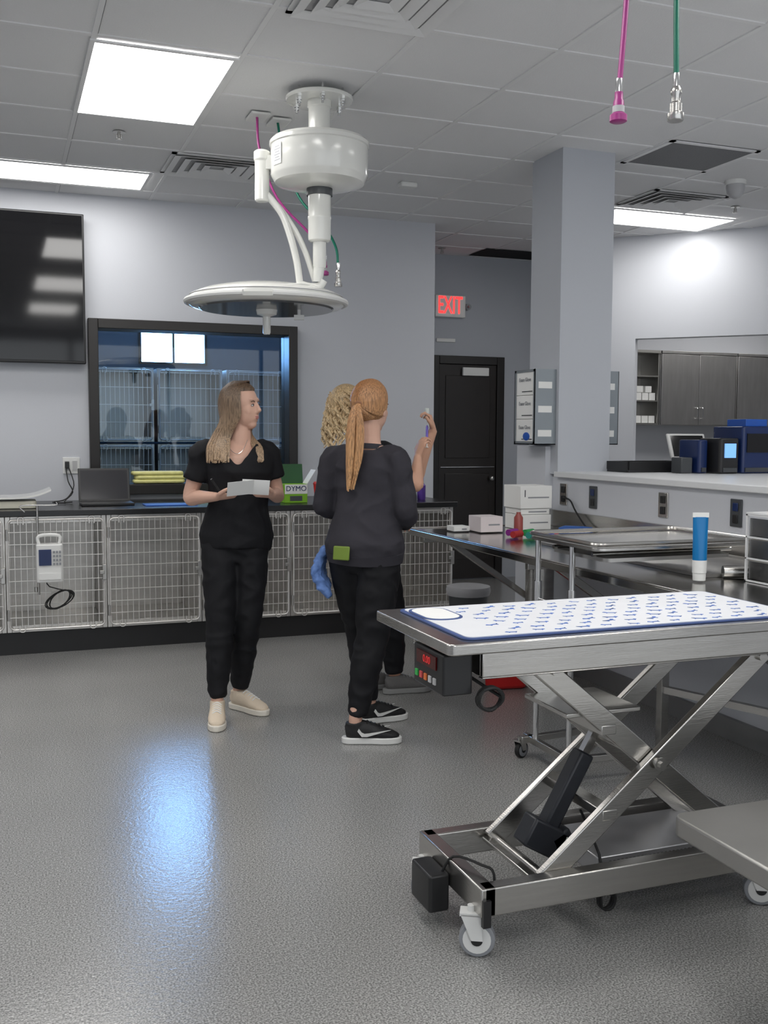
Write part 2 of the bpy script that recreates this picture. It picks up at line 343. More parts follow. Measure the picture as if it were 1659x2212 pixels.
# ------------------------------------------------------------------ surgical lamp
LX,LY=1.545,5.04; R2=V(.9356,-.353,0)
lp=thing('surgical_light',(LX,LY,CZ),'white ceiling-mounted surgical light with round head on curved arm','surgical light')
mk(MB().lathe((LX,LY,3.095),[(.165,0),(.17,.006),(.17,.016),(.165,.02)],40),'ceiling_flange',WENAM,parent=lp)
for k in range(6):
    a=math.radians(60*k+20); x=LX+.125*math.cos(a); y=LY+.125*math.sin(a)
    mk(MB().cyl((x,y,3.05),(x,y,3.149),.006).cyl((x,y,3.078),(x,y,3.094),.014,n=6).cyl((x,y,3.065),(x,y,3.074),.012,n=6),'mounting_bolt',CHROME,parent=lp)
mk(MB().lathe((LX,LY,2.90),[(.056,0),(.056,.16),(.062,.165),(.062,.195)],28),'drop_post',WENAM,parent=lp)
mk(MB().lathe((LX,LY,2.665),[(.07,0),(.15,.005),(.225,.025),(.24,.05),(.245,.06),(.245,.20),(.252,.205),(.252,.222),(.24,.236),(.05,.245)],56),'drum_housing',WENAM,parent=lp)
mk(MB().lathe((LX,LY,2.63),[(.066,0),(.066,.035)],28),'swivel_ring',DGREY,parent=lp)
mk(MB().lathe((LX,LY,2.40),[(.045,0),(.056,.008),(.058,.02),(.058,.11),(.06,.115),(.06,.125),(.058,.13),(.058,.23)],32),'lower_bearing',WENAM,parent=lp)
mk(MB().lathe((LX+.0,LY,2.27),[(.03,0),(.034,.01),(.034,.13)],24),'inner_tube',WENAM,parent=lp)
K=V(LX,LY,0)-R2*.29
kb=MB().lathe((K.x,K.y,2.60),[(.03,0),(.037,.006),(.037,.2),(.042,.205),(.042,.245),(.03,.255)],24)
kb.bar((K.x,K.y,2.79),tuple(K+R2*.08+V(0,0,2.79)),.07,.06)
mk(kb,'arm_knuckle',WENAM,parent=lp,bevel=.004)
H=V(LX,LY,0)-R2*.27
def onl(dr,z,dy=0):
    p=V(LX,LY,0)+R2*dr; return V(p.x,p.y+dy,z)
arm=MB()
arm.loft([(p,.020,.018) for p in smoothpath([onl(-.27,2.64),onl(-.235,2.60),onl(-.185,2.53),onl(-.145,2.42),onl(-.115,2.30),onl(-.10,2.19)],5)],(.353,.936,0),12)
arm.loft([(p,.018,.015) for p in smoothpath([onl(-.24,2.62,.03),onl(-.19,2.57,.03),onl(-.12,2.47,.03),onl(-.065,2.36,.03),onl(-.015,2.21,.03)],5)],(.353,.936,0),12)
mk(arm,'curved_arm',WENAM,parent=lp)
yk=MB().tube([onl(-.10,2.19),onl(-.05,2.175),onl(0,2.18),onl(.02,2.21)],.022,10).cyl(onl(-.01,2.2),onl(0,2.30),.026,.03)
mk(yk,'yoke',WENAM,parent=lp)
hd=MB(); HZ=2.085
hd.lathe((H.x,H.y,HZ),[(.35,-.018),(.375,-.014),(.392,-.004),(.399,.014),(.392,.032),(.365,.052),(.31,.072),(.22,.09),(.12,.100),(.02,.102)],64)
mk(hd,'lamp_head',WENAM,parent=lp)
mk(MB().lathe((H.x,H.y,HZ-.026),[(.335,0),(.345,.01)],64),'lamp_lens',mat('lamp_lens_dark',(.10,.105,.11),.12,var=.3,vscale=40),parent=lp)
mk(MB().lathe((H.x,H.y,HZ+.036),[(.390,0),(.392,.002),(.388,.005),(.37,.005)],64),'rim_seam',LGREY,parent=lp)
for a0 in (20,140,260):
    pts=[(H.x+.404*math.cos(math.radians(a0+t)),H.y+.404*math.sin(math.radians(a0+t)),HZ+.010) for t in range(0,101,10)]
    mk(MB().tube(pts,.014,8,2),'rim_handle',WHITE,parent=lp)
mk(MB().lathe((H.x,H.y,HZ-.15),[(.015,0),(.02,.01),(.02,.09),(.05,.1),(.055,.125)],24),'sterile_handle',WENAM,parent=lp)
p=H+R2*.16; mk(MB().obox((p.x,p.y-.02,HZ-.065),R2*.025,V(.353,.936,0)*.012,V(0,0,.012)).cyl((p.x,p.y-.02,HZ-.055),(p.x,p.y-.02,HZ-.01),.008),'lamp_sensor',WHITE,parent=lp)
n_=V(-.936*.8-.353*.6,.353*.8-.936*.6,0).normalized(); rr_=V(n_.y*-1,n_.x,0)
pc=V(LX,LY,2.80)+n_*.2465; rlb=mk(MB().obox(pc,rr_*.035,V(0,0,.05),n_*.001),'rating_label',PAPER,parent=lp)
lr=MB()
for i in range(6): lr.obox(pc+n_*.0012+V(0,0,.035-.013*i),rr_*(.028 if i%2 else .02),V(0,0,.002),n_*.0004)
mk(lr,'label_print',GREY,parent=rlb)
# ------------------------------------------------------------------ gas hoses
def hose(top,pts,col,r,label,plate=False):
    t=thing('gas_hose',top,label,'gas hose','medical gas hoses')
    mk(MB().tube(pts,r,10,6),'tube',col,parent=t)
    e=Vector(pts[-1]); s=r/.008
    if col is GREEN:
        mk(MB().lathe(e-V(0,0,.10*s),[(.022*s,0),(.024*s,.003*s),(.024*s,.022*s),(.018*s,.026*s),(.018*s,.05*s),(.013*s,.056*s),(.013*s,.075*s),(.016*s,.08*s),(.016*s,.09*s),(.011*s,.10*s)],24),'coupling',STEEL,parent=t)
    else:
        mk(MB().lathe(e-V(0,0,.085*s),[(.02*s,0),(.025*s,.003*s),(.025*s,.02*s),(.017*s,.026*s),(.015*s,.06*s),(.012*s,.065*s),(.012*s,.085*s)],24),'coupling',PURPLE,parent=t)
        mk(MB().lathe(e-V(0,0,.058*s),[(.0175*s,0),(.0175*s,.018*s)],20),'coupling_collar',LGREY,parent=t)
    mk(MB().lathe(e-V(0,0,.012),[(r*1.25,-.01),(r*1.35,0),(r*1.35,.04),(r*1.2,.05)],16),'ferrule',CHROME,parent=t)
    if plate: mk(MB().box(top[0]-.045,top[0]+.06,top[1]-.07,top[1]+.09,CZ-.02,CZ-.0075),'ceiling_outlet',WHITE,parent=t,bevel=.004)
    else: mk(MB().cyl((top[0],top[1],CZ-.02),(top[0],top[1],CZ-.0065),.03),'ceiling_outlet',WHITE,parent=t)
hose((1.735,2.6,CZ),[(1.735,2.6,CZ-.01),(1.73,2.6,2.95),(1.722,2.6,2.7),(1.702,2.6,2.42)],PURPLE,.008,'purple medical gas hose hanging above exam table with coupling')
hose((1.90,2.6,CZ),[(1.90,2.6,CZ-.01),(1.895,2.6,2.9),(1.893,2.6,2.7),(1.90,2.6,2.46)],GREEN,.008,'green medical gas hose hanging above exam table with chrome coupling')
hose((1.34,5.52,CZ),[(1.34,5.52,CZ-.01),(1.35,5.5,2.95),(1.43,5.45,2.7),(1.58,5.38,2.52),(1.66,5.36,2.42),(1.67,5.35,2.36)],PURPLE,.007,'purple medical gas hose looping behind the surgical light',True)
hose((1.47,5.58,CZ),[(1.47,5.58,CZ-.01),(1.48,5.5,2.95),(1.54,5.4,2.7),(1.64,5.3,2.55),(1.70,5.25,2.42),(1.71,5.24,2.30)],GREEN,.007,'green medical gas hose looping behind the surgical light',True)
# ------------------------------------------------------------------ tv
tv=thing('television',(-.33,7.72,1.94),'large black wall-mounted flat screen television, switched off','television')
mk(MB().box(-1.26,.60,7.69,7.75,1.925,2.985),'tv_body',BLACK,parent=tv,bevel=.006)
mk(MB().box(-1.245,.585,7.683,7.69,1.945,2.97),'screen',BLACKG,parent=tv)
mk(MB().box(-.6,0,7.75,7.8,2.2,2.7),'wall_bracket',BLACK,parent=tv)
# ------------------------------------------------------------------ kennels & countertop
S(MB().box(-1.3,3.16,6.90,7.8,0,.15),'baseboard_back',mat('black_toe_kick',(.012,.012,.013),.45,var=.2))
def rodframe(mb,x0,x1,z0,z1,y,r=.006,c=.03):
    P=[]
    for cx,cz,a0 in ((x1-c,z1-c,0),(x0+c,z1-c,90),(x0+c,z0+c,180),(x1-c,z0+c,270)):
        for i in range(5):
            a=math.radians(a0+90*i/4); P.append((cx+c*math.cos(a),y,cz+c*math.sin(a)))
    P.append(P[0]); mb.tube(P,r,8,1,False)
def kennel(x0,x1,z0,z1,yf,yb,lab,grp,ny=8,nx=15,wr=.0028,mt=STEEL):
    t=thing('dog_kennel',((x0+x1)/2,(yf+yb)/2,z0),lab,'kennel',grp)
    b=MB().box(x0,x0+.012,yf,yb,z0,z1).box(x1-.012,x1,yf,yb,z0,z1).box(x0+.012,x1-.012,yb-.012,yb,z0,z1).box(x0+.012,x1-.012,yf,yb-.012,z0,z0+.015).box(x0+.012,x1-.012,yf,yb-.012,z1-.015,z1)
    b.box(x0,x0+.03,yf-.012,yf,z0,z1).box(x1-.03,x1,yf-.012,yf,z0,z1).box(x0+.03,x1-.03,yf-.012,yf,z0,z0+.045).box(x0+.03,x1-.03,yf-.012,yf,z1-.045,z1)
    mk(b,'kennel_body',mt,parent=t,bevel=.002,seg=1)
    D=MB(); dx0,dx1,dz0,dz1=x0+.018,x1-.018,z0+.02,z1-.02; y=yf-.028
    rodframe(D,dx0,dx1,dz0,dz1,y,.0065)
    for i in range(nx):
        x=dx0+(dx1-dx0)*(i+1)/(nx+1); D.cyl((x,y,dz0),(x,y,dz1),wr,n=6)
    for i in range(ny):
        z=dz0+(dz1-dz0)*(i+1)/(ny+1); D.cyl((dx0,y-.004,z),(dx1,y-.004,z),wr*1.15,n=6)
    for x in (dx0+.06,dx1-.09,):
        D.tube([(x,y-.012,dz0+.03),(x,y-.012,dz0-.01),(x+.03,y-.012,dz0-.01),(x+.03,y-.012,dz0+.03)],.004,6,3)
        D.tube([(x,y-.012,dz1-.03),(x,y-.012,dz1+.012),(x+.03,y-.012,dz1+.012),(x+.03,y-.012,dz1-.03)],.004,6,3)
    door=mk(D,'wire_door',WIRE,parent=t)
    L=MB().box(dx1-.012,dx1+.016,y-.02,yf-.012,z0+(z1-z0)*.5-.05,z0+(z1-z0)*.5+.05).box(dx1-.03,dx1,y-.028,y-.018,z0+(z1-z0)*.5-.012,z0+(z1-z0)*.5+.012)
    mk(L,'door_latch',STEELD,parent=door,bevel=.003)
    for a,c in ((dz0+.06,dz0+.13),(dz1-.13,dz1-.06)): mk(MB().cyl((dx0-.006,y,a),(dx0-.006,y,c),.009),'hinge',STEELD,parent=door)
KST=mat('kennel_steel',(.60,.58,.55),.34,.9,bump=.06,bscale=30,var=.3,vscale=4,stretch=(1,1,3))
for k in range(-2,5):
    x0=.02+.624*k; kennel(x0+.001,x0+.623,.15,.895,6.88,7.62,'stainless steel kennel with wire grid door under black countertop','kennels under the countertop',mt=KST)
mk(MB().box(-1.3,3.16,6.83,7.8,.897,.935),'countertop',CTOP,label='long black laminate countertop above steel kennels',cat='countertop',bevel=.004)
for (a,b) in ((.80,1.33),(1.36,1.96),(2.0,2.6)):
    kennel(a,b,1.35,2.02,9.5,10.1,'stainless steel kennel with wire door behind the glass','kennels in the next room',3,11,.003,STEELD)
    kennel(a,b,.62,1.33,9.5,10.1,'stainless steel kennel with wire door behind the glass','kennels in the next room',3,11,.003,STEELD)
mk(MB().box(.78,2.62,9.5,10.1,0,.61),'kennel_stand',DGREY,label='dark plinth under kennels in the next room',cat='stand')
# --- counter objects
def outlet(x,y,z,facing,dark=False,label='white wall outlet with plugs above the countertop'):
    t=thing('wall_outlet',(x,y,z-.06),label,'outlet','wall outlets')
    if facing=='y':
        mk(MB().box(x-.06,x+.06,y-.008,y-.0005,z-.06,z+.06),'cover_plate',WHITE,parent=t,bevel=.003)
        for dx in (-.03,.025): mk(MB().box(x+dx-.017,x+dx+.017,y-.012,y-.008,z-.035,z+.035),'socket',mat('outlet_grey',(.5,.5,.5),.5),parent=t)
        mk(MB().box(x-.045,x-.015,y-.035,y-.012,z-.02,z+.03),'plug',BLACK,parent=t,bevel=.004)
    else:
        mk(MB().box(x-.008,x-.0005,y-.04,y+.04,z-.065,z+.065),'cover_plate',STEEL if not dark else DGREY,parent=t,bevel=.003)
        for dz in (-.028,.028): mk(MB().box(x-.014,x-.008,y-.018,y+.018,z+dz-.02,z+dz+.02),'socket',BLACK if dz<0 else (NAVY if dark else BLACK),parent=t,bevel=.003)
outlet(.49,7.8,1.19,'y')
lt=thing('laptop',(.68,7.3,.935),'open black laptop on the black countertop','laptop')
mk(MB().box(.51,.86,7.12,7.36,.936,.954),'keyboard_base',BLACK,parent=lt,bevel=.004)
mk(MB().obox((.685,7.41,1.065),V(.175,0,0),V(0,.035,.115),V(0,.006,-.002)),'lid',BLACK,parent=lt,bevel=.003)
mk(MB().obox((.685,7.4035,1.067),V(.16,0,0),V(0,.03,.1),V(0,.0005,-.0001)),'screen',mat('laptop_screen',(.03,.03,.035),.15),parent=lt)
pk=MB()
for i,(z,dx) in enumerate(((1.055,0),(1.085,.01),(1.115,-.01))):
    pk.mi=i%3; pk.rrect(.93+dx,1.31+dx,7.725,7.86,z,z+.030,.03)
mk(pk,'folded_towels',[mat('yellow_cloth',(.80,.76,.30),.5,bump=.4,bscale=40,var=.2,vscale=20),mat('pale_green_cloth',(.6,.75,.45),.5,bump=.4,bscale=40,var=.2),mat('pale_blue_cloth',(.35,.62,.78),.4,bump=.4,bscale=40,var=.3,vscale=20)],label='wrapped stack of yellow and blue folded towels on window sill',cat='towels',bevel=.013,seg=3)
mk(MB().box(.92,1.27,7.0,7.2,.936,.942),'folder',BLUE,label='flat dark blue folder on the black countertop',cat='folder')
mk(MB().rrect(1.30,1.55,7.35,7.55,.936,.985,.02),'plastic_tray',mat('green_pad',(.45,.6,.2),.6),label='small pale green tray on the countertop',cat='tray')
gb=thing('label_box',(1.99,7.1,.935),'open green and white label printer carton on the countertop','box')
LIME=mat('lime_green',(.22,.50,.02),.5,var=.04)
mk(MB().box(1.90,2.07,7.05,7.17,.936,1.07),'carton',[LIME],parent=gb,bevel=.002)
mk(MB().obox((1.985,7.18,1.14),V(.085,0,0),V(0,.012,.07),V(0,.001,0)),'open_flap',mat('dark_green_flap',(.02,.09,.03),.6),parent=gb)
mk(MB().obox((2.10,7.11,1.12),V(.032,0,.05),V(0,.06,0),V(.001,0,-.001)),'side_flap',PAPER,parent=gb)
mk(MB().box(1.902,2.068,7.047,7.05,1.0,1.068),'label_panel',PAPER,parent=gb)
text('DYMO',(1.985,7.0455,1.037),(1,0,0),(0,0,1),.052,mat('print_navy',(.02,.03,.12),.5),gb)
mk(MB().box(1.94,2.03,7.047,7.05,.95,.985),'product_picture',DGREY,parent=gb)
cp=thing('paper_cup',(2.16,7.05,.935),'red patterned paper coffee cup with lid on the countertop','cup')
mk(MB().lathe((2.16,7.05,.936),[(.032,0),(.044,.13)],28),'cup',RED,parent=cp)
mk(MB().lathe((2.16,7.05,1.066),[(.047,0),(.047,.01),(.042,.015),(.04,.02)],28),'lid',mat('cup_lid',(.5,.05,.05),.4),parent=cp)
dots=MB()
for i in range(18):
    a=random.uniform(3.4,6.0); z=random.uniform(.02,.11); r=.0335+z*.095; dots.sph((2.16+r*math.cos(a),7.05+r*math.sin(a),.936+z),.005,.005,.005,nu=6,nv=4)
mk(dots,'snowflake_pattern',PAPER,parent=cp)
bt=thing('bottle',(2.98,7.1,.935),'purple bottle on the black countertop','bottle')
mk(MB().lathe((2.98,7.1,.936),[(.03,0),(.032,.01),(.032,.11),(.015,.13),(.015,.14)]),'bottle_body',mat('purple_bottle',(.10,.04,.3),.3),parent=bt)
mk(MB().lathe((2.98,7.1,1.076),[(.017,0),(.017,.03)]),'cap',mat('lilac_cap',(.3,.2,.6),.4),parent=bt)
mk(MB().rrect(2.84,2.93,7.05,7.15,.936,.99,.02),'gauze_pack',mat('pale_pack',(.55,.7,.75),.5,var=.3,vscale=30),label='small pale wrapped gauze pack on countertop',cat='gauze pack')
ps=thing('pet_scale',(.08,7.1,.935),'white countertop pet scale with curved tray','scale')
mk(MB().rrect(-.20,.22,7.0,7.25,.937,.985,.03),'scale_base',mat('scale_cream',(.62,.6,.5),.4),parent=ps,bevel=.005)
trm=MB(); tr=[(.02+(-1+i/8)*.29,1.0+.05*abs(-1+i/8)**3) for i in range(17)]
P=[V(p[0],6.98,p[1]) for p in tr]+[V(p[0],6.98,p[1]+.012) for p in reversed(tr)]
vs=P+[V(q.x,7.30,q.z) for q in P]; n=len(P)
fs=[(i,(i+1)%n,n+(i+1)%n,n+i) for i in range(n)]
for i in range(16): fs.append((i,i+1,n-2-i,n-1-i)); fs.append((n+i,n+n-1-i,n+n-2-i,n+i+1))
trm.add(vs,fs); mk(trm,'scale_tray',WENAM,parent=ps)
mk(MB().tube([(.45,7.765,1.18),(.46,7.7,1.08),(.49,7.68,1.0),(.42,7.5,.945),(.47,7.45,.945)],.004,6).tube([(.47,7.76,1.18),(.50,7.7,1.05),(.44,7.6,.96),(.34,7.45,.945),(.42,7.36,.945)],.004,6),'power_cable',RUBBER,label='thin black power cables trailing from wall outlet',cat='cable')
iv=thing('infusion_pump',(.28,6.75,.49),'white infusion pump with handle and dark screen hung on kennel door','infusion pump')
mk(MB().rrect(.20,.36,6.68,6.80,.49,.73,.02),'pump_body',WHITE,parent=iv,bevel=.006)
mk(MB().tube([(.22,6.74,.72),(.22,6.74,.78),(.34,6.74,.78),(.34,6.74,.72)],.011,8),'handle',WHITE,parent=iv)
mk(MB().box(.215,.29,6.672,6.68,.60,.70),'display',NAVY,parent=iv)
bb=MB()
for i in range(3):
    for j in range(4): bb.box(.30+.018*i,.312+.018*i,6.674,6.68,.60+.025*j,.615+.025*j)
mk(bb,'keypad',GREY,parent=iv)
mk(MB().box(.215,.345,6.673,6.68,.51,.55),'label_strip',PAPER,parent=iv)
mk(MB().tube([(.14,6.79,.93),(.12,6.79,.97),(.32,6.79,.97),(.33,6.79,.99)],.004,6).cyl((.215,6.79,.97),(.215,6.79,.40),.007).cyl((.20,6.79,.45),(.20,6.79,.42),.012),'hanging_pole',STEEL,parent=iv)
cb=[]
for i in range(60):
    a=i*.55; cb.append((.34+.075*math.cos(a)*(1-.2*math.sin(i*.21)),6.79-.02*math.sin(i*.13)-.01,.365+.05*math.sin(a)+.03*math.cos(a)))
mk(MB().tube(cb+[(.28,6.78,.45),(.26,6.78,.49)],.0035,6,2),'coiled_cable',RUBBER,parent=iv)
ex=thing('exit_sign',(4.10,9.05,2.55),'white exit sign with glowing red letters above the dark door','exit sign')
mk(MB().box(3.93,4.25,9.05,9.0995,2.555,2.765),'sign_body',WHITE,parent=ex,bevel=.008)
text('EXIT',(4.085,9.048,2.662),(1,0,0),(0,0,1),.235,mat('exit_red',(.8,.02,.02),.5,emis=(1,.03,.03),es=2.2),ex,xs=.54,bold=.0015)
mk(MB().cyl((4.275,9.04,2.66),(4.275,9.099,2.66),.03).cyl((4.275,9.0,2.66),(4.275,9.04,2.66),.012),'test_light',GREY,parent=ex)
mk(MB().box(3.96,4.16,9.085,9.0995,2.32,2.355),'wall_device',WHITE,label='small white horizontal device on corridor wall',cat='wall device',bevel=.004)
mk(MB().box(3.381,3.41,7.86,7.96,2.8,3.0),'wall_strobe',WHITE,label='white strobe box at the wall corner',cat='alarm',bevel=.01)
# ------------------------------------------------------------------ glove box holders on column
def glove(x0,x1,y0,y1,z0,z1,outx):
    t=thing('glove_dispenser',((x0+x1)/2,(y0+y1)/2,z0),'dark rack holding three stacked white glove boxes on the column','glove dispenser','glove dispensers')
    r=MB().box(x0,x1,y0,y0+.006,z0,z1).box(x0,x1,y1-.006,y1,z0,z1).box(x0,x1,y0,y1,z0,z0+.006)
    f0=x0 if outx<0 else x1-.004
    r.box(f0,f0+.004,y0,y0+.02,z0,z1).box(f0,f0+.004,y1-.02,y1,z0,z1).box(f0,f0+.004,y0,y1,z0,z0+.02).box(f0,f0+.004,y0,y1,z1-.015,z1)
    mk(r,'rack',mat('rack_steel',(.30,.33,.35),.4,.6),parent=t)
    h=(z1-z0-.02)/3
    for i in range(3):
        b=mk(MB().box(x0+.006,x1-.006,y0+.009,y1-.009,z0+.012+i*h,z0+.009+(i+1)*h),'glove_box',PAPER,parent=t)
        fx=x0+.005 if outx<0 else x1-.005
        if i==0: mk(MB().sph((fx,(y0+y1)/2-.02,z0+.05),.004,.045,.026,nu=16,nv=8),'opening',BLUE,parent=b)
        mk(MB().box(fx-.001,fx+.001,y0+.04,y1-.09,z0+.030+i*h,z0+.036+i*h),'printed_band',DGREY,parent=b)
        if outx<0: text('Exam Glove',(fx-.002,(y0+y1)/2,z0+.105+i*h),(0,-1,0),(0,0,1),.034,GREY,b,xs=.9)
        mk(MB().box(x0+.025,x1-.03,y0-.001,y0,z0+.05+i*h,z0+.09+i*h),'side_label',PAPER,parent=b)
glove(3.05,3.199,5.50,5.76,1.37,1.83,-1); glove(3.566,3.66,5.52,5.78,1.37,1.83,1)
for y,dk in ((5.42,False),(5.09,True),(4.42,False),(3.86,True)):
    outlet(3.22,y,1.07,'x',dk,'black socket outlet with steel plate on the half wall' if not dk else 'dark outlet plate with blue socket on the half wall')
# ------------------------------------------------------------------ ledge equipment
tr=MB().rrect(3.55,4.0,5.24,5.48,1.206,1.22,.02).box(3.55,3.56,5.25,5.47,1.22,1.27).box(3.99,4.0,5.25,5.47,1.22,1.27).box(3.56,3.99,5.24,5.25,1.22,1.27).box(3.56,3.99,5.47,5.48,1.22,1.27)
mk(tr,'equipment_tray',BLACK,label='shallow black plastic tray on the white ledge',cat='tray')
mo=thing('monitor',(4.12,5.45,1.205),'small white-framed monitor screen on the ledge','monitor')
mk(MB().obox((4.10,5.4,1.36),V(.13,-.02,0),V(.0,.03,.08),V(.002,.01,-.003)),'monitor_body',WHITE,parent=mo,bevel=.008)
mk(MB().obox((4.099,5.388,1.365),V(.11,-.017,0),V(0,.025,.065),V(.0,.001,0)),'screen',BLACKG,parent=mo)
mk(MB().box(4.05,4.15,5.38,5.46,1.206,1.22).cyl((4.10,5.42,1.22),(4.10,5.42,1.3),.02),'stand',BLACK,parent=mo)
def analyzer(x0,x1,y0,y1,h,m,lab,scr=True):
    t=thing('analyzer',((x0+x1)/2,(y0+y1)/2,1.205),lab,'lab analyzer','lab analyzers')
    mk(MB().rrect(x0,x1,y0,y1,1.206,1.205+h,.02),'housing',m,parent=t,bevel=.008)
    if scr: mk(MB().box(x0+.03,x1-.03,y0-.006,y0,1.205+h*.45,1.205+h*.85),'screen',LBLUE if scr==2 else BLACKG,parent=t)
    mk(MB().box(x0+.02,x1-.02,y0-.008,y0,1.215,1.24),'front_tray',DGREY,parent=t)
analyzer(3.88,3.95,5.0,5.2,.20,NAVY,'slim navy blue lab instrument on the ledge',False)
analyzer(3.97,4.11,4.92,5.12,.21,BLACK,'black lab analyzer with lit blue screen on the ledge',2)
analyzer(4.13,4.40,4.92,5.2,.28,NAVY,'large dark blue lab analyzer on the ledge',1)
mk(MB().box(4.2,4.36,4.98,5.15,1.486,1.53),'supply_box',BLUE,label='small blue carton on top of the lab analyzer',cat='box',bevel=.003)
mk(MB().box(3.78,3.86,5.03,5.13,1.206,1.30),'small_instrument',DGREY,label='small dark instrument block on the ledge',cat='instrument',bevel=.006)
# ------------------------------------------------------------------ wall cabinets (lab)
Yc=9.5
def cab(x0,x1,label):
    t=thing('wall_cabinet',((x0+x1)/2,Yc+.17,1.545),label,'cabinet','steel wall cabinets')
    mk(MB().box(x0,x1,Yc,9.85,1.545,2.33).box(x0,x1,Yc-.03,9.85,2.33,2.36),'cabinet_body',CABS,parent=t,bevel=.003)
    xm=(x0+x1)/2
    for a,b,hx in ((x0+.006,xm-.003,xm-.035),(xm+.003,x1-.006,xm+.035)):
        dd=mk(MB().box(a,b,Yc-.022,Yc-.001,1.55,2.325),'cabinet_door',CABS,parent=t,bevel=.003)
        mk(MB().tube([(hx,Yc-.022,1.62),(hx,Yc-.05,1.63),(hx,Yc-.05,1.73),(hx,Yc-.022,1.74)],.006,8),'handle',CHROME,parent=dd)
cab(6.83,7.84,'stainless steel double-door wall cabinet in the laboratory'); cab(7.86,8.87,'stainless steel double-door wall cabinet in the laboratory')
sh=thing('wall_shelf',(6.68,Yc+.17,1.545),'open dark shelf unit with stacked white cartons beside the steel cabinets','shelf unit')
mk(MB().box(6.50,6.52,Yc,9.85,1.545,2.33).box(6.80,6.82,Yc,9.85,1.545,2.33).box(6.52,6.80,9.83,9.85,1.545,2.33).box(6.5,6.82,Yc-.02,9.85,2.33,2.36),'shelf_frame',STEELD,parent=sh)
mk(MB().box(6.52,6.80,Yc,9.83,1.545,1.565).box(6.52,6.80,Yc,9.83,1.80,1.815).box(6.52,6.80,Yc,9.83,2.07,2.085),'shelf_board',STEELD,parent=sh)
for (x,z) in ((6.53,1.566),(6.62,1.566),(6.71,1.566),(6.53,1.816),(6.62,1.816),(6.71,1.816),(6.55,1.90),(6.66,1.90)):
    mk(MB().box(x,x+.08,Yc+.03,Yc+.2,z,z+.08 if z<1.9 else z+.07),'carton',PAPER,label='small white supply carton on the open shelf',cat='carton',group='cartons on the shelf',bevel=.002)
# ------------------------------------------------------------------ stainless treatment counter
sc_=thing('treatment_counter',(2.75,3.9,0),'long stainless steel treatment counter on braces along the half wall','steel counter')
mk(MB().rrect(2.27,3.21,2.3,5.62,.835,.87,.02),'worktop',mat('counter_steel',(.50,.49,.47),.16,1.,bump=.03,bscale=6,var=.15,vscale=3),parent=sc_,bevel=.004)
mk(MB().box(2.27,2.285,2.3,5.62,.87,.876).box(2.27,3.2,5.605,5.62,.87,.876).box(3.195,3.218,2.3,5.62,.87,.97),'raised_rim',STEEL,parent=sc_,bevel=.002)
mk(MB().box(2.6,3.12,3.3,4.55,.871,.873).box(2.58,2.60,3.28,4.57,.871,.884).box(3.12,3.14,3.28,4.57,.871,.884).box(2.6,3.12,3.28,3.3,.871,.884).box(2.6,3.12,4.55,4.57,.871,.884),'wet_tray',STEELD,parent=sc_)
for y in (5.45,4.2,3.2):
    mk(MB().bar((2.42,y,.835),(3.18,y,.32),.035,.035),'diagonal_brace',STEEL,parent=sc_,bevel=.003)
    mk(MB().bar((2.30,y,.82),(3.21,y,.82),.04,.03),'top_bearer',STEEL,parent=sc_,bevel=.003)
mk(MB().cyl((3.02,5.35,0),(3.02,5.35,.83),.085,n=28),'drain_column',STEEL,parent=sc_)
for (x,y) in ((2.75,3.75),(3.1,2.8)):
    mk(MB().bar((x,y,.03),(x,y,.83),.04,.04).cyl((x,y,0),(x,y,.035),.02),'leg',STEEL,parent=sc_,bevel=.003)
mk(MB().bar((2.75,3.75,.3),(3.1,2.8,.3),.03,.03),'cross_rail',STEEL,parent=sc_)
def carton(x0,x1,y0,y1,z0,z1,m,lab,txt=None,group=None):
    t=mk(MB().box(x0,x1,y0,y1,z0,z1),'supply_box',m,label=lab,cat='box',bevel=.002,group=group)
    if txt: text(txt,(x0+.03,y0-.001,(z0+z1)/2+.02),(1,0,0),(0,0,1),.06,DGREY,t,'print')
    mk(MB().box(x0+.05,x1-.02,y0-.001,y0,(z0+z1)/2-.006,(z0+z1)/2+.002),'printed_stripe',GREY,parent=t)
carton(2.86,3.05,5.28,5.5,.872,.96,PAPER,'white carton at the bottom of a stack on steel counter',None,'stacked white cartons')
carton(2.86,3.05,5.30,5.5,.962,.995,PAPER,'flat white carton in a stack on steel counter',None,'stacked white cartons')
carton(2.85,3.06,5.29,5.5,.997,1.13,PAPER,'white carton on top of a stack on steel counter','1',  'stacked white cartons')
carton(2.54,2.68,5.18,5.34,.877,.965,mat('pinkish_white',(.8,.72,.72),.5),'pink and white tissue-size box on the steel counter')
carton(2.42,2.52,5.28,5.38,.877,.905,PAPER,'small white pack on the steel counter')
for i,(c,x,y) in enumerate((((.4,.02,.02),2.60,4.86),((.02,.25,.2),2.66,4.80),((.03,.05,.4),2.72,4.74),((.5,.05,.1),2.78,4.80),((.02,.3,.08),2.71,4.93),((.25,.02,.25),2.63,4.97))):
    mk(MB().cyl((x-.035,y-.02,.896),(x+.035,y+.02,.896),.018,n=20),'bandage_roll',mat('wrap%d'%i,c,.7,bump=.3,bscale=80),label='coloured cohesive bandage roll on steel counter',cat='bandage roll',group='bandage rolls')
mk(MB().lathe((2.78,5.18,.877),[(.026,0),(.026,.08),(.013,.10),(.013,.11)]),'pink_bottle',mat('brown_red_bottle',(.35,.08,.07),.3),label='reddish bottle beside the cartons on steel counter',cat='bottle')
cl=thing('clipper',(2.95,4.85,.877),'blue electric clipper lying on the steel counter with cable','clipper')
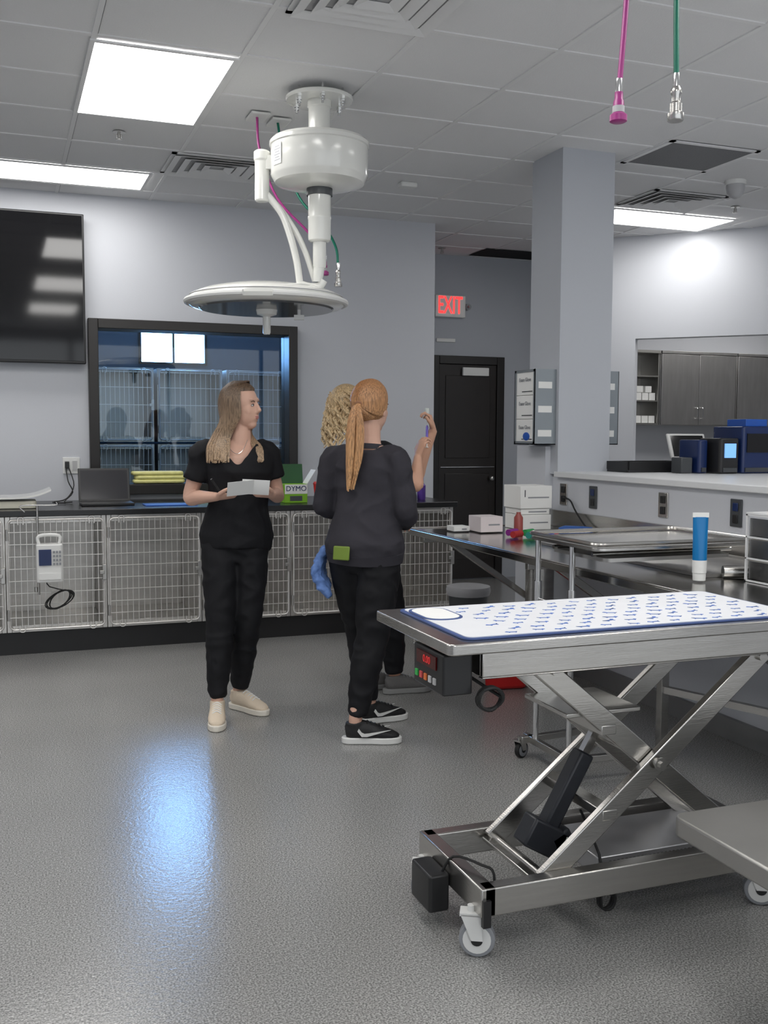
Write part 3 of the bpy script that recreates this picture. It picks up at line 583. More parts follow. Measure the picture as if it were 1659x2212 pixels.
mk(MB().loft([((2.87,4.88,.905),.018,.02),((2.90,4.87,.907),.027,.026),((3.01,4.84,.905),.024,.024),((3.05,4.83,.905),.018,.014)],(0,0,1),14),'clipper_body',mat('clipper_blue',(.03,.09,.30),.25),parent=cl)
mk(MB().tube([(3.05,4.83,.905),(3.13,4.9,.89),(3.16,5.05,.89),(3.17,5.2,.98),(3.19,5.3,1.04),(3.205,5.41,1.05)],.005,6),'cable',RUBBER,parent=cl)
tt=thing('ointment_tube',(2.50,3.20,.87),'upright blue and white squeeze tube standing on its cap','tube')
TB=mat('cyan_blue',(.0,.16,.42),.3)
mk(MB().cyl((2.50,3.20,.877),(2.50,3.20,.905),.024,.025,24),'cap',WHITE,parent=tt)
mk(MB().loft([((2.50,3.20,.925),.0265,.0255),((2.50,3.20,.95),.027,.025),((2.50,3.20,1.05),.028,.018),((2.50,3.20,1.12),.030,.004)],(.936,-.353,0),24),'tube_body',[TB],parent=tt)
mk(MB().loft([((2.50,3.20,.906),.0265,.0265),((2.50,3.20,.955),.0275,.0255)],(.936,-.353,0),24),'white_band',WHITE,parent=tt)
mk(MB().obox((2.50,3.20,1.128),R2*.031,V(.353,.936,0)*.003,V(0,0,.009)),'crimp',PAPER,parent=tt)
og=thing('drawer_organizer',(2.86,3.05,.873),'clear plastic three-drawer organizer filled with small supplies','organizer')
CLR=glassmat('clear_plastic',(.93,.93,.93),.06,.2)
of=MB()
for x in (2.68,3.032):
    for y in (2.92,3.152): of.box(x,x+.008,y,y+.008,.872,1.13)
for z in (.872,.958,1.04,1.125):
    of.box(2.68,3.04,2.92,2.928,z,z+.006).box(2.68,2.688,2.92,3.16,z,z+.006)
of.box(2.68,3.04,2.92,3.16,1.13,1.138)
mk(of,'organizer_frame',mat('frosted_white',(.75,.75,.75),.3),parent=og)
for i in range(3):
    z=.880+i*.083
    dr=mk(MB().box(2.69,3.03,2.91,2.915,z,z+.07).box(2.69,3.03,2.915,3.15,z,z+.003).box(2.69,2.693,2.915,3.15,z,z+.07),'drawer',CLR,parent=og)
    mk(MB().box(2.83,2.89,2.895,2.91,z+.05,z+.063),'drawer_pull',WHITE,parent=dr)
    c=MB()
    for j in range(12):
        c.obox((2.74+random.random()*.24,3.03+random.uniform(-.08,.08),z+.022+random.random()*.02),V(.03,random.uniform(-.01,.01),0),V(0,.02,.005),V(0,-.003,.012))
    mk(c,'supplies',mat('supply_beige',(.66,.62,.56),.6,var=.5,vscale=25),parent=dr)
mk(MB().cyl((2.66,3.26,.895),(2.80,3.20,.895),.024),'metal_canister',STEEL,label='small steel cylinder lying on the counter',cat='canister')
# ------------------------------------------------------------------ bins
rb=thing('sharps_bin',(2.68,5.1,0),'red plastic waste bin standing on floor under the steel counter','bin')
mk(MB().loft([((2.69,5.12,.002),.20,.13),((2.69,5.12,.3),.235,.155)],(.9,.43,0),4),'bin_body',RED,parent=rb,bevel=.02)
mk(MB().loft([((2.69,5.12,.3),.245,.165),((2.69,5.12,.33),.245,.165)],(.9,.43,0),4),'bin_rim',RED,parent=rb,bevel=.008)
wb=thing('waste_basket',(3.05,6.25,0),'waste basket with clear plastic liner near the column','waste basket')
mk(MB().lathe((3.0,6.3,.002),[(.11,0),(.14,.36),(.145,.37)],24),'basket',DGREY,parent=wb)
mk(MB().lathe((3.0,6.3,.36),[(.146,-.03),(.155,.0),(.15,.03),(.13,.035)],24),'liner',mat('liner_plastic',(.6,.6,.62),.3,alpha=.6),parent=wb)
# ------------------------------------------------------------------ mayo stand
ms=thing('instrument_stand',(2.3,3.7,0),'stainless steel mobile instrument stand with tray over the counter','instrument stand')
mk(MB().rrect(2.12,2.86,3.32,3.86,.985,1.0,.04),'tray_plate',STEEL,parent=ms,bevel=.003)
rt=MB(); x0,x1,y0,y1,r=2.12,2.86,3.32,3.86,.04; P=[]
for cx,cy,a0 in ((x1-r,y1-r,0),(x0+r,y1-r,90),(x0+r,y0+r,180),(x1-r,y0+r,270)):
    for i in range(5):
        a=math.radians(a0+90*i/4); P.append((cx+r*math.cos(a),cy+r*math.sin(a),1.012))
P.append(P[0]); rt.tube(P,.009,8,1,False)
mk(rt,'tray_rim',STEEL,parent=ms)
mk(MB().rrect(2.2,2.8,3.38,3.8,.935,.95,.03),'lower_tray',STEELD,parent=ms)
for y in (3.45,3.75): mk(MB().cyl((2.18,y,.96),(2.85,y,.96),.009),'tray_rail',STEEL,parent=ms)
for y in (3.58,3.86): mk(MB().cyl((2.17,y,.10),(2.17,y,.985),.0125).cyl((2.17,y,.62),(2.17,y,.80),.018),'post',CHROME,parent=ms)
for z in (.72,.32): mk(MB().cyl((2.17,3.58,z),(2.17,3.86,z),.009),'post_brace',CHROME,parent=ms)
mk(MB().bar((2.12,3.58,.09),(2.62,3.55,.09),.03,.025).bar((2.12,3.90,.09),(2.62,3.95,.09),.03,.025).bar((2.17,3.55,.09),(2.17,3.95,.09),.03,.025),'base_frame',STEEL,parent=ms,bevel=.003)
def caster(parent,x,y,r,mw,mh,ang=0.,ztop=None,w=.012):
    dx=V(math.cos(ang),math.sin(ang),0); n=V(-dx.y,dx.x,0)
    c=V(x,y,r)
    wh=mk(MB().cyl(c-n*w,c+n*w,r,n=28),'caster',RUBBER if mw is not WHITE else GREY,parent=parent,bevel=.003)
    mk(MB().cyl(c-n*(w+.002),c+n*(w+.002),r*.78,n=24),'hub',mw,parent=wh)
    mk(MB().cyl(c-n*(w+.005),c+n*(w+.005),r*.33,n=16),'axle',BLACK,parent=wh)
    zt=ztop or r*2.3
    f=MB()
    for sgn in (-1,1):
        o=n*(w+.006)*sgn
        f.prism([c+o-dx*r*.3,c+o+dx*r*.35,c+o+dx*r*.2+V(0,0,zt-r),c+o-dx*r*.9+V(0,0,zt-r)],n*.003*sgn)
    f.obox(c+V(0,0,zt-r)-dx*r*.35,dx*r*.6,n*(w+.009),V(0,0,.004)).cyl(c+V(0,0,zt-r)-dx*r*.35,c+V(0,0,zt-r+.02)-dx*r*.35,.01)
    mk(f,'caster_fork',mh,parent=wh)
for (x,y) in ((2.15,3.56),(2.14,3.93),(2.60,3.55),(2.60,3.96)): caster(ms,x,y,.036,GREY,STEEL,.4,.08,.011)
# ------------------------------------------------------------------ lift exam table
et=thing('lift_exam_table',(1.7,2.6,0),'stainless steel scissor lift veterinary exam table on casters','exam table')
TX0,TX1,TY0,TY1,TZ=1.05,2.235,2.31,2.86,.90
mk(MB().rrect(TX0,TX1,TY0,TY1,TZ-.03,TZ,.022),'table_top',STEEL,parent=et,bevel=.004)
mk(MB().box(1.16,2.2,2.345,2.36,.80,.869).box(1.16,2.2,2.81,2.825,.80,.869).box(1.16,1.175,2.36,2.81,.80,.869).box(1.16,2.2,2.345,2.37,.795,.80),'apron_frame',STEEL,parent=et,bevel=.003)
mk(MB().box(1.2,2.235,2.395,2.44,.125,.205).box(1.2,2.235,2.79,2.835,.125,.205).box(1.19,1.235,2.395,2.835,.125,.205).box(2.19,2.235,2.44,2.79,.125,.205),'base_frame',STEEL,parent=et,bevel=.004)
def arm_(p0,p1,y,name='scissor_arm'):
    mk(MB().bar((p0[0],y,p0[1]),(p1[0],y,p1[1]),.026,.062,(0,1,0)),name,STEEL,parent=et,bevel=.004)
arm_((1.40,.79),(2.14,.17),2.485); arm_((1.41,.17),(2.16,.78),2.455)
arm_((1.40,.79),(2.14,.17),2.745); arm_((1.41,.17),(2.16,.78),2.775)
for (x,z,ra) in ((1.78,.475,.014),(1.43,.775,.012),(1.42,.175,.014),(2.12,.19,.014),(2.14,.765,.012)):
    mk(MB().cyl((x,2.43,z),(x,2.80,z),ra),'pivot_shaft',STEEL,parent=et)
mk(MB().cyl((1.78,2.424,.475),(1.78,2.430,.475),.020,n=24).cyl((1.78,2.417,.475),(1.78,2.424,.475),.010,n=6),'pivot_bolt',STEEL,parent=et)
for args in (((1.41,2.45,.175),(1.41,2.78,.175),.06,.012),((1.63,2.47,.58),(1.63,2.76,.58),.05,.03),((1.62,2.44,.34),(1.62,2.78,.34),.05,.03)):
    mk(MB().bar(*args,(1,0,0)),'cross_member',STEEL,parent=et,bevel=.003)
mk(MB().box(1.5,1.75,2.49,2.74,.62,.634),'upper_plate',STEEL,parent=et,bevel=.003)
act=mk(MB().bar((1.50,2.61,.24),(1.635,2.61,.475),.055,.05,(0,1,0)).bar((1.55,2.60,.20),(1.43,2.60,.27),.075,.09,(0,1,0)).bar((1.575,2.60,.16),(1.53,2.60,.25),.075,.07,(0,1,0)),'actuator',mat('motor_black',(.02,.022,.028),.4),parent=et,bevel=.008)
mk(MB().bar((1.62,2.61,.45),(1.715,2.61,.61),.024,.024),'actuator_rod',CHROME,parent=act)
mk(MB().obox((1.560,2.5605,.205),V(.020,0,-.010),V(.012,0,.024),V(0,.001,0)),'rating_label',PAPER,parent=act)
mk(MB().box(1.62,2.19,2.50,2.76,.13,.19),'control_housing',mat('housing_steel',(.6,.6,.62),.35,.8),parent=et,bevel=.004)
sl=MB()
for i in range(22): sl.box(1.66+i*.014,1.667+i*.014,2.497,2.5,.145,.175)
mk(sl,'vent_slots',BLACK,parent=et)
mk(MB().rrect(1.125,1.19,2.60,2.74,.055,.165,.01),'transformer_box',BLACK,parent=et,bevel=.006)
mk(MB().tube([(1.17,2.63,.15),(1.2,2.6,.215),(1.24,2.5,.225),(1.26,2.46,.21),(1.25,2.45,.1)],.004,6),'cable',RUBBER,parent=et)
lc=[]
for i in range(26):
    a=i*.9; lc.append((1.62+.025*math.cos(a),2.45+.01*math.sin(i*.7),.09+.035*math.sin(a)))
mk(MB().tube([(1.62,2.6,.3),(1.625,2.5,.2),(1.62,2.46,.12)]+lc,.004,6,2),'hanging_cable',RUBBER,parent=et)
for (x,y,a) in ((1.20,2.44,-.5),(1.20,2.79,-.5),(2.15,2.42,-.5),(2.15,2.79,-.5)): caster(et,x,y,.050,WHITE,WHITE,a,.122,.014)
mk(MB().box(1.192,1.215,2.385,2.40,.10,.175),'corner_cap',BLACK,parent=et)
cd=mk(MB().rrect(1.055,1.14,2.36,2.56,.755,.862,.008),'control_box',BLACK,parent=et,bevel=.004)
mk(MB().box(1.051,1.055,2.40,2.53,.815,.85),'display_window',mat('display_darkred',(.06,.0,.0),.1),parent=cd)
text('0.00',(1.0505,2.46,.832),(0,-1,0),(0,0,1),.028,mat('led_red',(.5,.03,.03),.4,emis=(1,.05,.05),es=.2),cd,'led_digits')
for i,c in enumerate(((.05,.5,.1),(.7,.1,.1),(.8,.2,.05),(.6,.6,.6),(.5,.5,.5))):
    mk(MB().box(1.051,1.055,2.525-i*.03,2.54-i*.03,.775,.792),'button',mat('btn%d'%i,c,.4),parent=cd)
lc=[(1.14,2.42,.80)]
for i in range(30):
    a=i*.6; lc.append((1.18+.035*math.cos(a),2.34+.008*math.sin(i),.745+.03*math.sin(a)))
mk(MB().tube(lc,.005,6,2),'coiled_lead',RUBBER,parent=cd)
tm=mk(MB().rrect(1.11,2.22,2.345,2.825,TZ+.001,TZ+.005,.03),'exam_mat',mat('mat_border_blue',(.05,.09,.25),.5),label='white exam mat printed with small blue and black dogs and cats',cat='mat')
mk(MB().rrect(1.122,2.208,2.357,2.813,TZ+.005,TZ+.007,.022),'mat_surface',mat('mat_white',(.80,.81,.84),.45),parent=tm)
mk(MB().rrect(1.12,1.24,2.60,2.80,TZ+.007,TZ+.009,.05),'paw_pad_outline',mat('mat_border_blue',(.05,.09,.25)),parent=tm)
mk(MB().rrect(1.128,1.232,2.608,2.792,TZ+.009,TZ+.010,.046),'paw_pad',PAPER,parent=tm)
pat=MB(); zz=TZ+.0072
dog=[(0,.010),(.008,.014),(.040,.014),(.046,.022),(.052,.022),(.060,.016),(.054,.012),(.046,.008),(.046,0),(.041,0),(.040,.007),(.012,.007),(.010,0),(.005,0),(.004,.007),(-.006,.018)]
for r_ in range(8):
    for c_ in range(13):
        x=1.27+c_*.074+(r_%2)*.035+random.uniform(-.006,.006); y=2.385+r_*.053+random.uniform(-.006,.006)
        if x>2.17: continue
        pat.mi=random.choice((0,1,1,2))
        k=random.uniform(.5,.72); fl_=random.choice((1,-1)); rot=random.uniform(-.5,.5)
        pts=[]
        for (a,b) in dog:
            a=(a-.025)*k*fl_; b=(b-.01)*k*1.35
            pts.append((x+a*math.cos(rot)-b*math.sin(rot),y+a*math.sin(rot)+b*math.cos(rot),zz))
        pat.prism(pts,(0,0,.0006))
mk(pat,'animal_print',[mat('print_blue',(.05,.16,.55),.5),mat('print_black',(.02,.02,.03),.5),mat('print_lightblue',(.25,.4,.7),.5)],parent=tm,angle=30)
# ------------------------------------------------------------------ second platform
sp=thing('platform_table',(2.3,1.6,0),'brushed stainless steel low platform table with rounded corner','table')
mk(MB().rrect(1.52,2.9,1.0,2.03,.455,.505,.035),'platform_top',STEELD,parent=sp,bevel=.006)
mk(MB().box(2.3,2.8,1.15,1.65,.03,.455).box(2.2,2.85,1.05,1.75,.002,.03),'pedestal',STEELD,parent=sp,bevel=.004)
# ------------------------------------------------------------------ people
SKIN=mat('skin',(.66,.40,.30),.5,var=.06,vscale=12,bump=.05,bscale=200)
SKIN2=mat('skin_tanned',(.62,.35,.24),.5,var=.06,vscale=12,bump=.05,bscale=200)
SCRUB=mat('black_scrubs',(.009,.009,.011),.75,bump=.5,bscale=9,var=.3,vscale=5,spec=.25)
PANT=mat('black_trousers',(.010,.010,.012),.7,bump=.5,bscale=8,var=.3,vscale=5,stretch=(1,1,.5),spec=.25)
SWEAT=mat('charcoal_sweatshirt',(.040,.038,.046),.85,bump=.9,bscale=7,var=.2,vscale=5,spec=.2)
def hand(mb,w,d,n,s,curl=(30,40,30),k=.95,spread=0.,tcl=.3):
    w=Vector(w);d=Vector(d).normalized();n=Vector(n);n=(n-d*n.dot(d)).normalized();s=Vector(s);s=(s-d*s.dot(d)-n*s.dot(n)).normalized()
    mb.loft([(w-d*.01,.025*k,.019*k),(w+d*.02*k,.031*k,.018*k),(w+d*.055*k,.038*k,.015*k),(w+d*.088*k,.037*k,.012*k)],s,12)
    for i,(L,off) in enumerate(((.068,.0),(.076,.004),(.071,.002),(.055,-.006))):
        b=w+d*(.08+off)*k+s*(.030-.0205*i)*k; a=0; P=[b-d*.015*k,b]
        for c,fr_ in zip(curl,(.45,.31,.24)):
            a+=math.radians(c+i*3); b=b+(d*math.cos(a)+n*math.sin(a)+s*spread*(1.5-i)*.15)*L*fr_*k; P.append(b)
        mb.loft([(p,(.0088-.0007*j)*k,(.0088-.0007*j)*k) for j,p in enumerate(P)],s,8)
    b=w+d*.018*k+s*.018*k; P=[b]; b=b+(s*.75+d*.6+n*tcl*.5)*.034*k; P.append(b); b=b+(s*.35+d*.85+n*tcl)*.032*k; P.append(b); b=b+(d*.9+n*tcl*1.2)*.026*k; P.append(b)
    mb.loft([(p,r*k,r*k) for p,r in zip(P,(.015,.0125,.0105,.0085))],n,8)
def headmesh(mb,c,fw,up,sd):
    fr=(sd,fw,up)
    mb.sph(c+up*.028-fw*.012,.074,.092,.090,fr,24,16)
    mb.sph(c+fw*.020-up*.026,.062,.068,.080,fr,24,16)
    mb.sph(c+fw*.052-up*.084,.028,.028,.026,fr,14,10)
    mb.sph(c+fw*.01-up*.060,.054,.056,.042,fr,16,12)
    mb.sph(c+fw*.045-up*.045,.046,.042,.050,fr,18,12)
    mb.loft([(c+fw*.078+up*.024,.007,.008),(c+fw*.089+up*.002,.008,.010),(c+fw*.101-up*.018,.012,.011),(c+fw*.088-up*.028,.013,.008)],sd,10)
    mb.sph(c+fw*.072+up*.036,.042,.013,.014,fr,12,8)
    mb.sph(c+fw*.080-up*.052,.020,.010,.012,fr,12,8)
    for s_ in (-1,1):
        mb.sph(c+sd*.074*s_-fw*.01-up*.012,.008,.018,.030,fr,10,8)
        mb.sph(c+sd*.030*s_+fw*.050-up*.020,.027,.028,.030,fr,14,10)
def face(par,c,fw,up,sd,brow):
    fr=(sd,fw,up)
    for s_ in (-1,1):
        e=c+sd*.029*s_+fw*.0765+up*.007
        eye=mk(MB().sph(e,.0115,.0065,.0055,fr,14,8),'eye',mat('eye_white',(.70,.66,.63),.25),parent=par)
        mk(MB().sph(e+fw*.0035,.0050,.0040,.0050,fr,10,6),'iris',mat('iris_brown',(.05,.04,.05),.15),parent=eye)
        mk(MB().tube([e-sd*.0125+fw*.002+up*.002,e+up*.0065+fw*.0055,e+sd*.0125+fw*.002+up*.002],.0014,6),'eyelashes',BLACK,parent=eye)
        mk(MB().tube([e-sd*.017+up*.018+fw*.003,e+up*.022+fw*.0065,e+sd*.017+up*.017+fw*.002],.0022,6),'eyebrow',brow,parent=par)
    mk(MB().sph(c+fw*.0868-up*.048,.018,.0045,.0038,fr,12,6).sph(c+fw*.0862-up*.0555,.015,.005,.0045,fr,12,6),'lips',mat('lips',(.52,.20,.18),.4),parent=par)
def seclist(P,R,k=4):
    Q=smoothpath(P,k); out=[]
    for i,q in enumerate(Q):
        x=i/k; a=min(int(x),len(R)-2); t=x-a
        r0=R[a];r1=R[a+1]
        out.append((q,r0[0]+(r1[0]-r0[0])*t,r0[1]+(r1[1]-r0[1])*t))
    return out
def addshoe(t,an,dr,um,sm,lm,logo):
    dr=V(dr[0],dr[1],0).normalized(); h=V(an.x,an.y,0)-dr*.05; n=V(-dr.y,dr.x,0)
    u=MB().loft([(h+dr*.0+V(0,0,.055),.022,.026),(h+dr*.02+V(0,0,.058),.034,.042),(h+dr*.07+V(0,0,.062),.038,.05),(h+dr*.12+V(0,0,.055),.040,.042),(h+dr*.17+V(0,0,.045),.044,.030),(h+dr*.215+V(0,0,.038),.040,.022),(h+dr*.24+V(0,0,.034),.028,.014),(h+dr*.25+V(0,0,.032),.012,.008)],n,18)
    u.loft([(h+dr*.05+V(0,0,.05),.038,.047),(h+dr*.045+V(0,0,.102),.038,.046)],n,16)
    sh=mk(u,'shoe',um,parent=t,remesh=.005,smooth=2)
    out=[h+dr*x+n*y+V(0,0,.001) for (x,y) in ((-.012,-.018),(-.018,0),(-.012,.018),(.01,.034),(.06,.036),(.11,.036),(.17,.047),(.21,.044),(.245,.03),(.262,.01),(.262,-.012),(.245,-.032),(.21,-.043),(.17,-.044),(.11,-.034),(.06,-.034),(.01,-.034))]
    mk(MB().prism(out,(0,0,.030)),'sole',sm,parent=sh,bevel=.005)
    lc=MB()
    for k in range(5):
        q=h+dr*(.10+.018*k)+V(0,0,.1045-.0062*k); lc.tube([q-n*.022-V(0,0,.010),q+V(0,0,.001),q+n*.022+dr*.008-V(0,0,.010)],.003,6)
    mk(lc,'laces',lm,parent=sh)
    if logo:
        for s_ in (-1,1):
            sw=[(.055,.066),(.075,.040),(.10,.040),(.21,.070),(.11,.056),(.088,.054),(.075,.06),(.062,.078)]
            mk(MB().prism([h+dr*x+n*s_*(.040 if x<.19 else .036)+V(0,0,z) for x,z in sw],n*s_*.005),'logo_mark',WHITE,parent=sh)
def person(label,O,fd,J,skin,topm,shoes,sleeve,topcut=None,toplong=False,name='person'):
    fd=V(fd[0],fd[1],0).normalized(); sd=V(-fd.y,fd.x,0) if J.get('flip') else V(fd.y,-fd.x,0)
    def pt(l,f,z): return V(O[0],O[1],0)+sd*l+fd*f+V(0,0,z)
    t=thing(name,(O[0],O[1],0),label,'person')
    hc=pt(*J['head']); look=Vector(J['look']).normalized(); up=V(0,0,1)
    up=(up-look*look.dot(up)).normalized(); hs=look.cross(up).normalized()
    b=MB(); headmesh(b,hc,look,up,hs)
    tor=[(.80,.10,.075,0),(.86,.155,.098,0),(.93,.168,.108,-.01),(1.01,.15,.098,0),(1.09,.128,.085,.005),(1.18,.132,.09,.01),(1.26,.145,.105,.02),(1.32,.152,.098,.01),(1.365,.145,.078,0),(1.395,.11,.065,-.005),(1.43,.055,.052,0)]
    hk=J['hk']
    def tp(z,f):
        q=(z-.8)/.63; return pt(J['head'][0]*q*.8,f+J['head'][1]*q*.7,z*hk)
    def torso(mb,g,zmin=0,zmax=9,flare=0):
        mb.loft([(tp(z,f),rx+g,ry+g+ (flare if z<1.15 else 0)) for z,rx,ry,f in tor if zmin<=z<=zmax],sd,24)
    torso(b,-.010)
    nb=tp(1.40,0); b.loft([(nb-V(0,0,.01),.056,.052),(nb+(hc-nb)*.3,.049,.050),(hc-up*.045-look*.012,.047,.051)],hs,16)
    SH=[pt(*J['shL']),pt(*J['shR'])]; EL=[pt(*J['elL']),pt(*J['elR'])]; WR=[pt(*J['wrL']),pt(*J['wrR'])]
    for i in (0,1):
        inn=tp(1.34,0)
        b.loft(seclist([inn+(SH[i]-inn)*.5-V(0,0,.01),SH[i]-V(0,0,.008),(SH[i]+EL[i])/2,EL[i],EL[i]+(WR[i]-EL[i])*.35,WR[i]],[(.034,.034),(.038,.038),(.042,.042),(.036,.036),(.037,.036),(.025,.021)]),None,14)
        b.sph(EL[i],.036,.036,.036,nu=12,nv=8)
    for hnd,i in ((J['handL'],0),(J['handR'],1)):
        hand(b,WR[i],*hnd)
    HP=[pt(*J['hipL']),pt(*J['hipR'])]; KN=[pt(*J['knL']),pt(*J['knR'])]; AN=[pt(*J['anL']),pt(*J['anR'])]
    for i in (0,1):
        calf=KN[i]+(AN[i]-KN[i])*.35
        b.loft(seclist([HP[i],(HP[i]+KN[i])/2,KN[i],calf,AN[i]+V(0,0,.03),V(AN[i].x,AN[i].y,.07)],[(.078,.082),(.066,.07),(.047,.05),(.045,.05),(.031,.034),(.030,.032)]),sd,14)
    body=mk(b,'body',skin,parent=t,remesh=.0042,smooth=3,origin=(O[0],O[1],0))
    face(t,hc,look,up,hs,J['brow'])
    p=MB(); torso(p,.010,.8,.99); w_=J.get('wide',0)
    for i in (0,1):
        mid=(HP[i]+KN[i])/2; calf=KN[i]+(AN[i]-KN[i])*.4; cuff=KN[i]+(AN[i]-KN[i])*.87
        p.loft(seclist([HP[i]+V(0,0,.04),mid,KN[i],calf,cuff],[(.093+w_,.10+w_),(.085+w_,.09+w_),(.068+w_,.072+w_),(.064+w_*.7,.070+w_*.7),(.048,.052)]),sd,18)
        p.loft([(cuff-V(0,0,.005),.045,.049),(cuff-V(0,0,.035),.040,.044)],sd,18)
    mk(p,'trousers',PANT,parent=t,remesh=.009,smooth=3,origin=(O[0],O[1],0),wrinkle=.0055,wsc=(10,10,13))
    s=MB(); torso(s,.018 if not toplong else .026,.84,1.41,.012)
    for i in (0,1):
        inn=tp(1.345,0); e=EL[i]
        if sleeve<1:
            end=SH[i]+(e-SH[i])*sleeve; s.loft(seclist([inn+(SH[i]-inn)*.4,SH[i]+(SH[i]-inn)*.03-V(0,0,.004),SH[i]+(end-SH[i])*.5,end],[(.055,.055),(.058,.060),(.060,.062),(.060,.064)]),None,16)
        else:
            end=e+(WR[i]-e)*.9
            s.loft(seclist([inn+(SH[i]-inn)*.35-V(0,0,.004),SH[i]-V(0,0,.008),(SH[i]+e)/2,e,(e+end)/2,end],[(.056,.056),(.058,.060),(.059,.061),(.055,.055),(.050,.050),(.038,.038)]),None,16)
            s.sph(e,.054,.054,.054,nu=12,nv=8)
    def cut(w_):
        q=w_-V(O[0],O[1],0); return topcut(q.dot(sd),q.dot(fd),q.z)
    mk(s,'scrub_top' if not toplong else 'sweatshirt',topm,parent=t,remesh=.008,smooth=4,cut=cut if topcut else None,origin=(O[0],O[1],0),wrinkle=.006 if toplong else .005,wsc=(9,9,11) if toplong else (10,10,9))
    if toplong:
        mk(MB().loft([(tp(z,f),rx+.031,ry+.044) for z,rx,ry,f in ((.855,.155,.098,0),(.885,.160,.102,-.003),(.905,.164,.105,-.006))],sd,28),'waistband',topm,parent=t)
        mk(MB().loft([(tp(1.395,-.004),.080,.068),(tp(1.42,-.003),.066,.060)],sd,24),'collar',topm,parent=t)
    for i,key in enumerate(('anL','anR')):
        if key in shoes: addshoe(t,pt(*J[key]),*shoes[key])
    return t,pt,hc,look,up,hs,body
def scalp(mb,c,fw,up,sd,g=1.0,hair=.62):
    def fn(d):
        k=1.0
        if d.y>.15:
            a=min(1,(d.y-.15)/.25); bb=min(1,max(0,(hair-d.z)/.15)); k=1-.16*a*bb
        return k*g
    mb.sph(c+up*.030-fw*.014,.084,.101,.100,(sd,fw,up),36,24,fn)
def lock(mb,pts,w,th,side,k=4,taper=True):
    Q=smoothpath(pts,k); n=len(Q); ss=[]
    for i,q in enumerate(Q):
        t=i/(n-1); f=(.6+.8*t if t<.5 else 1.0) if not taper else min(1,.5+t*1.5)*(1-max(0,t-.8)/.2*.6)
        ss.append((q,w*f,th*f))
    mb.loft(ss,side,7)
# ---- woman with long hair
BR=mat('brow_brown',(.14,.09,.06),.7)
cream=mat('shoe_cream',(.74,.62,.48),.7,bump=.2,bscale=300); creams=mat('sole_cream',(.80,.75,.66),.6)
f1=(-.12,-.993)
def wdir(fd,l,f,z):
    fd=V(fd[0],fd[1],0).normalized(); sd=V(-fd.y,fd.x,0); return sd*l+fd*f+V(0,0,z)
J1=dict(hk=.985,head=(.035,.015,1.562),look=(.72,-.68,.0),brow=BR,flip=True,
 shL=(-.155,-.005,1.345),elL=(-.222,-.03,1.11),wrL=(-.105,.19,1.125),
 shR=(.155,-.005,1.345),elR=(.215,-.02,1.12),wrR=(.155,.20,1.135),
 hipL=(-.078,0,.86),knL=(-.085,.06,.49),anL=(-.105,.10,.10),
 hipR=(.078,0,.86),knR=(.055,.02,.48),anR=(.022,-.09,.10))
J1['handL']=(wdir(f1,.85,.5,.1),wdir(f1,.0,-.3,1),wdir(f1,-.4,.9,.2),(20,40,40),.95)
J1['handR']=(wdir(f1,-.75,.6,.05),wdir(f1,0,-.4,1),wdir(f1,.4,.9,.2),(20,40,40),.95)
O1=(1.105,5.05)
t1,pt1,hc,lk,up_,hs_,_=person('person in black scrubs walking, holding papers and looking sideways',O1,f1,J1,SKIN,SCRUB,
 {'anL':((-.22,-.97),cream,creams,PAPER,False),'anR':((.5,-.86),cream,creams,PAPER,False)},.62,
 topcut=lambda l,f,z: (z>1.275+abs(l)*1.15 and f>.02 and abs(l)<.12 and z<1.5) or (z>1.372 and abs(l)<.075))
fd1=V(*f1,0).normalized(); sd1=pt1(1,0,0)-pt1(0,0,0)
h=MB(); scalp(h,hc,lk,up_,hs_)
b0=pt1(0,0,0)
N=150
for i in range(N):
    a=math.radians(66+(360-132)*i/(N-1)+random.uniform(-2,2)); ca,sa=math.cos(a),math.sin(a)
    dd=lk*ca+hs_*sa
    o=hc-lk*.014
    part=hc+up_*.129-lk*random.uniform(-.04,.05)+hs_*random.uniform(-.006,.006)
    e1=o+up_*.105+lk*ca*.068+hs_*sa*.058
    e2=o+up_*.035+lk*ca*.106+hs_*sa*.089
    e3=o-up_*.055+lk*ca*.098+hs_*sa*.086
    fr_=dd.dot(fd1); bk_=-dd.dot(lk)
    j=random.uniform(-.014,.014); zb=hc.z
    if fr_>.15 or (bk_>.85 and fr_>-.1):
        u=min(1,max(0,bk_+.4))
        l=-.045-.075*u+j
        P=[b0+sd1*(l*.85+.0)+fd1*(.055-.03*u)+V(0,0,zb-.145),b0+sd1*(l*1.08)+fd1*(.105-.02*u)+V(0,0,zb-.205),b0+sd1*(l*1.12)+fd1*(.134-.02*u)+V(0,0,zb-.258-random.random()*.02)]
    elif bk_>.25:
        l=-.10+.12*((-fr_+.1))+j
        P=[b0+sd1*l*.7+fd1*(-.075)+V(0,0,zb-.145),b0+sd1*l+fd1*(-.120)+V(0,0,zb-.23),b0+sd1*l+fd1*(-.130)+V(0,0,zb-.32)]
    else:
        l=.10+j
        P=[b0+sd1*(.075+j*.3)+fd1*(-.01)+V(0,0,zb-.14),b0+sd1*(l+.005)+fd1*(.09)+V(0,0,zb-.205),b0+sd1*(l+.012)+fd1*(.130)+V(0,0,zb-.260-random.random()*.015)]
    lock(h,[part,e1,e2,e3]+P,.012,.005,dd.cross(V(0,0,1)))
mk(h,'hair',hairmat('light_brown_hair',(.12,.075,.048),(.42,.29,.18)),parent=t1)
mk(MB().tube([pt1(-.055,.075,1.40),pt1(-.03,.10,1.35),pt1(0,.108,1.33),pt1(.03,.10,1.35),pt1(.055,.075,1.40)],.0013,6),'necklace',CHROME,parent=t1)
pp=thing('paper_sheets',pt1(.03,.31,1.14),'white folded paper sheets held in both hands','paper')
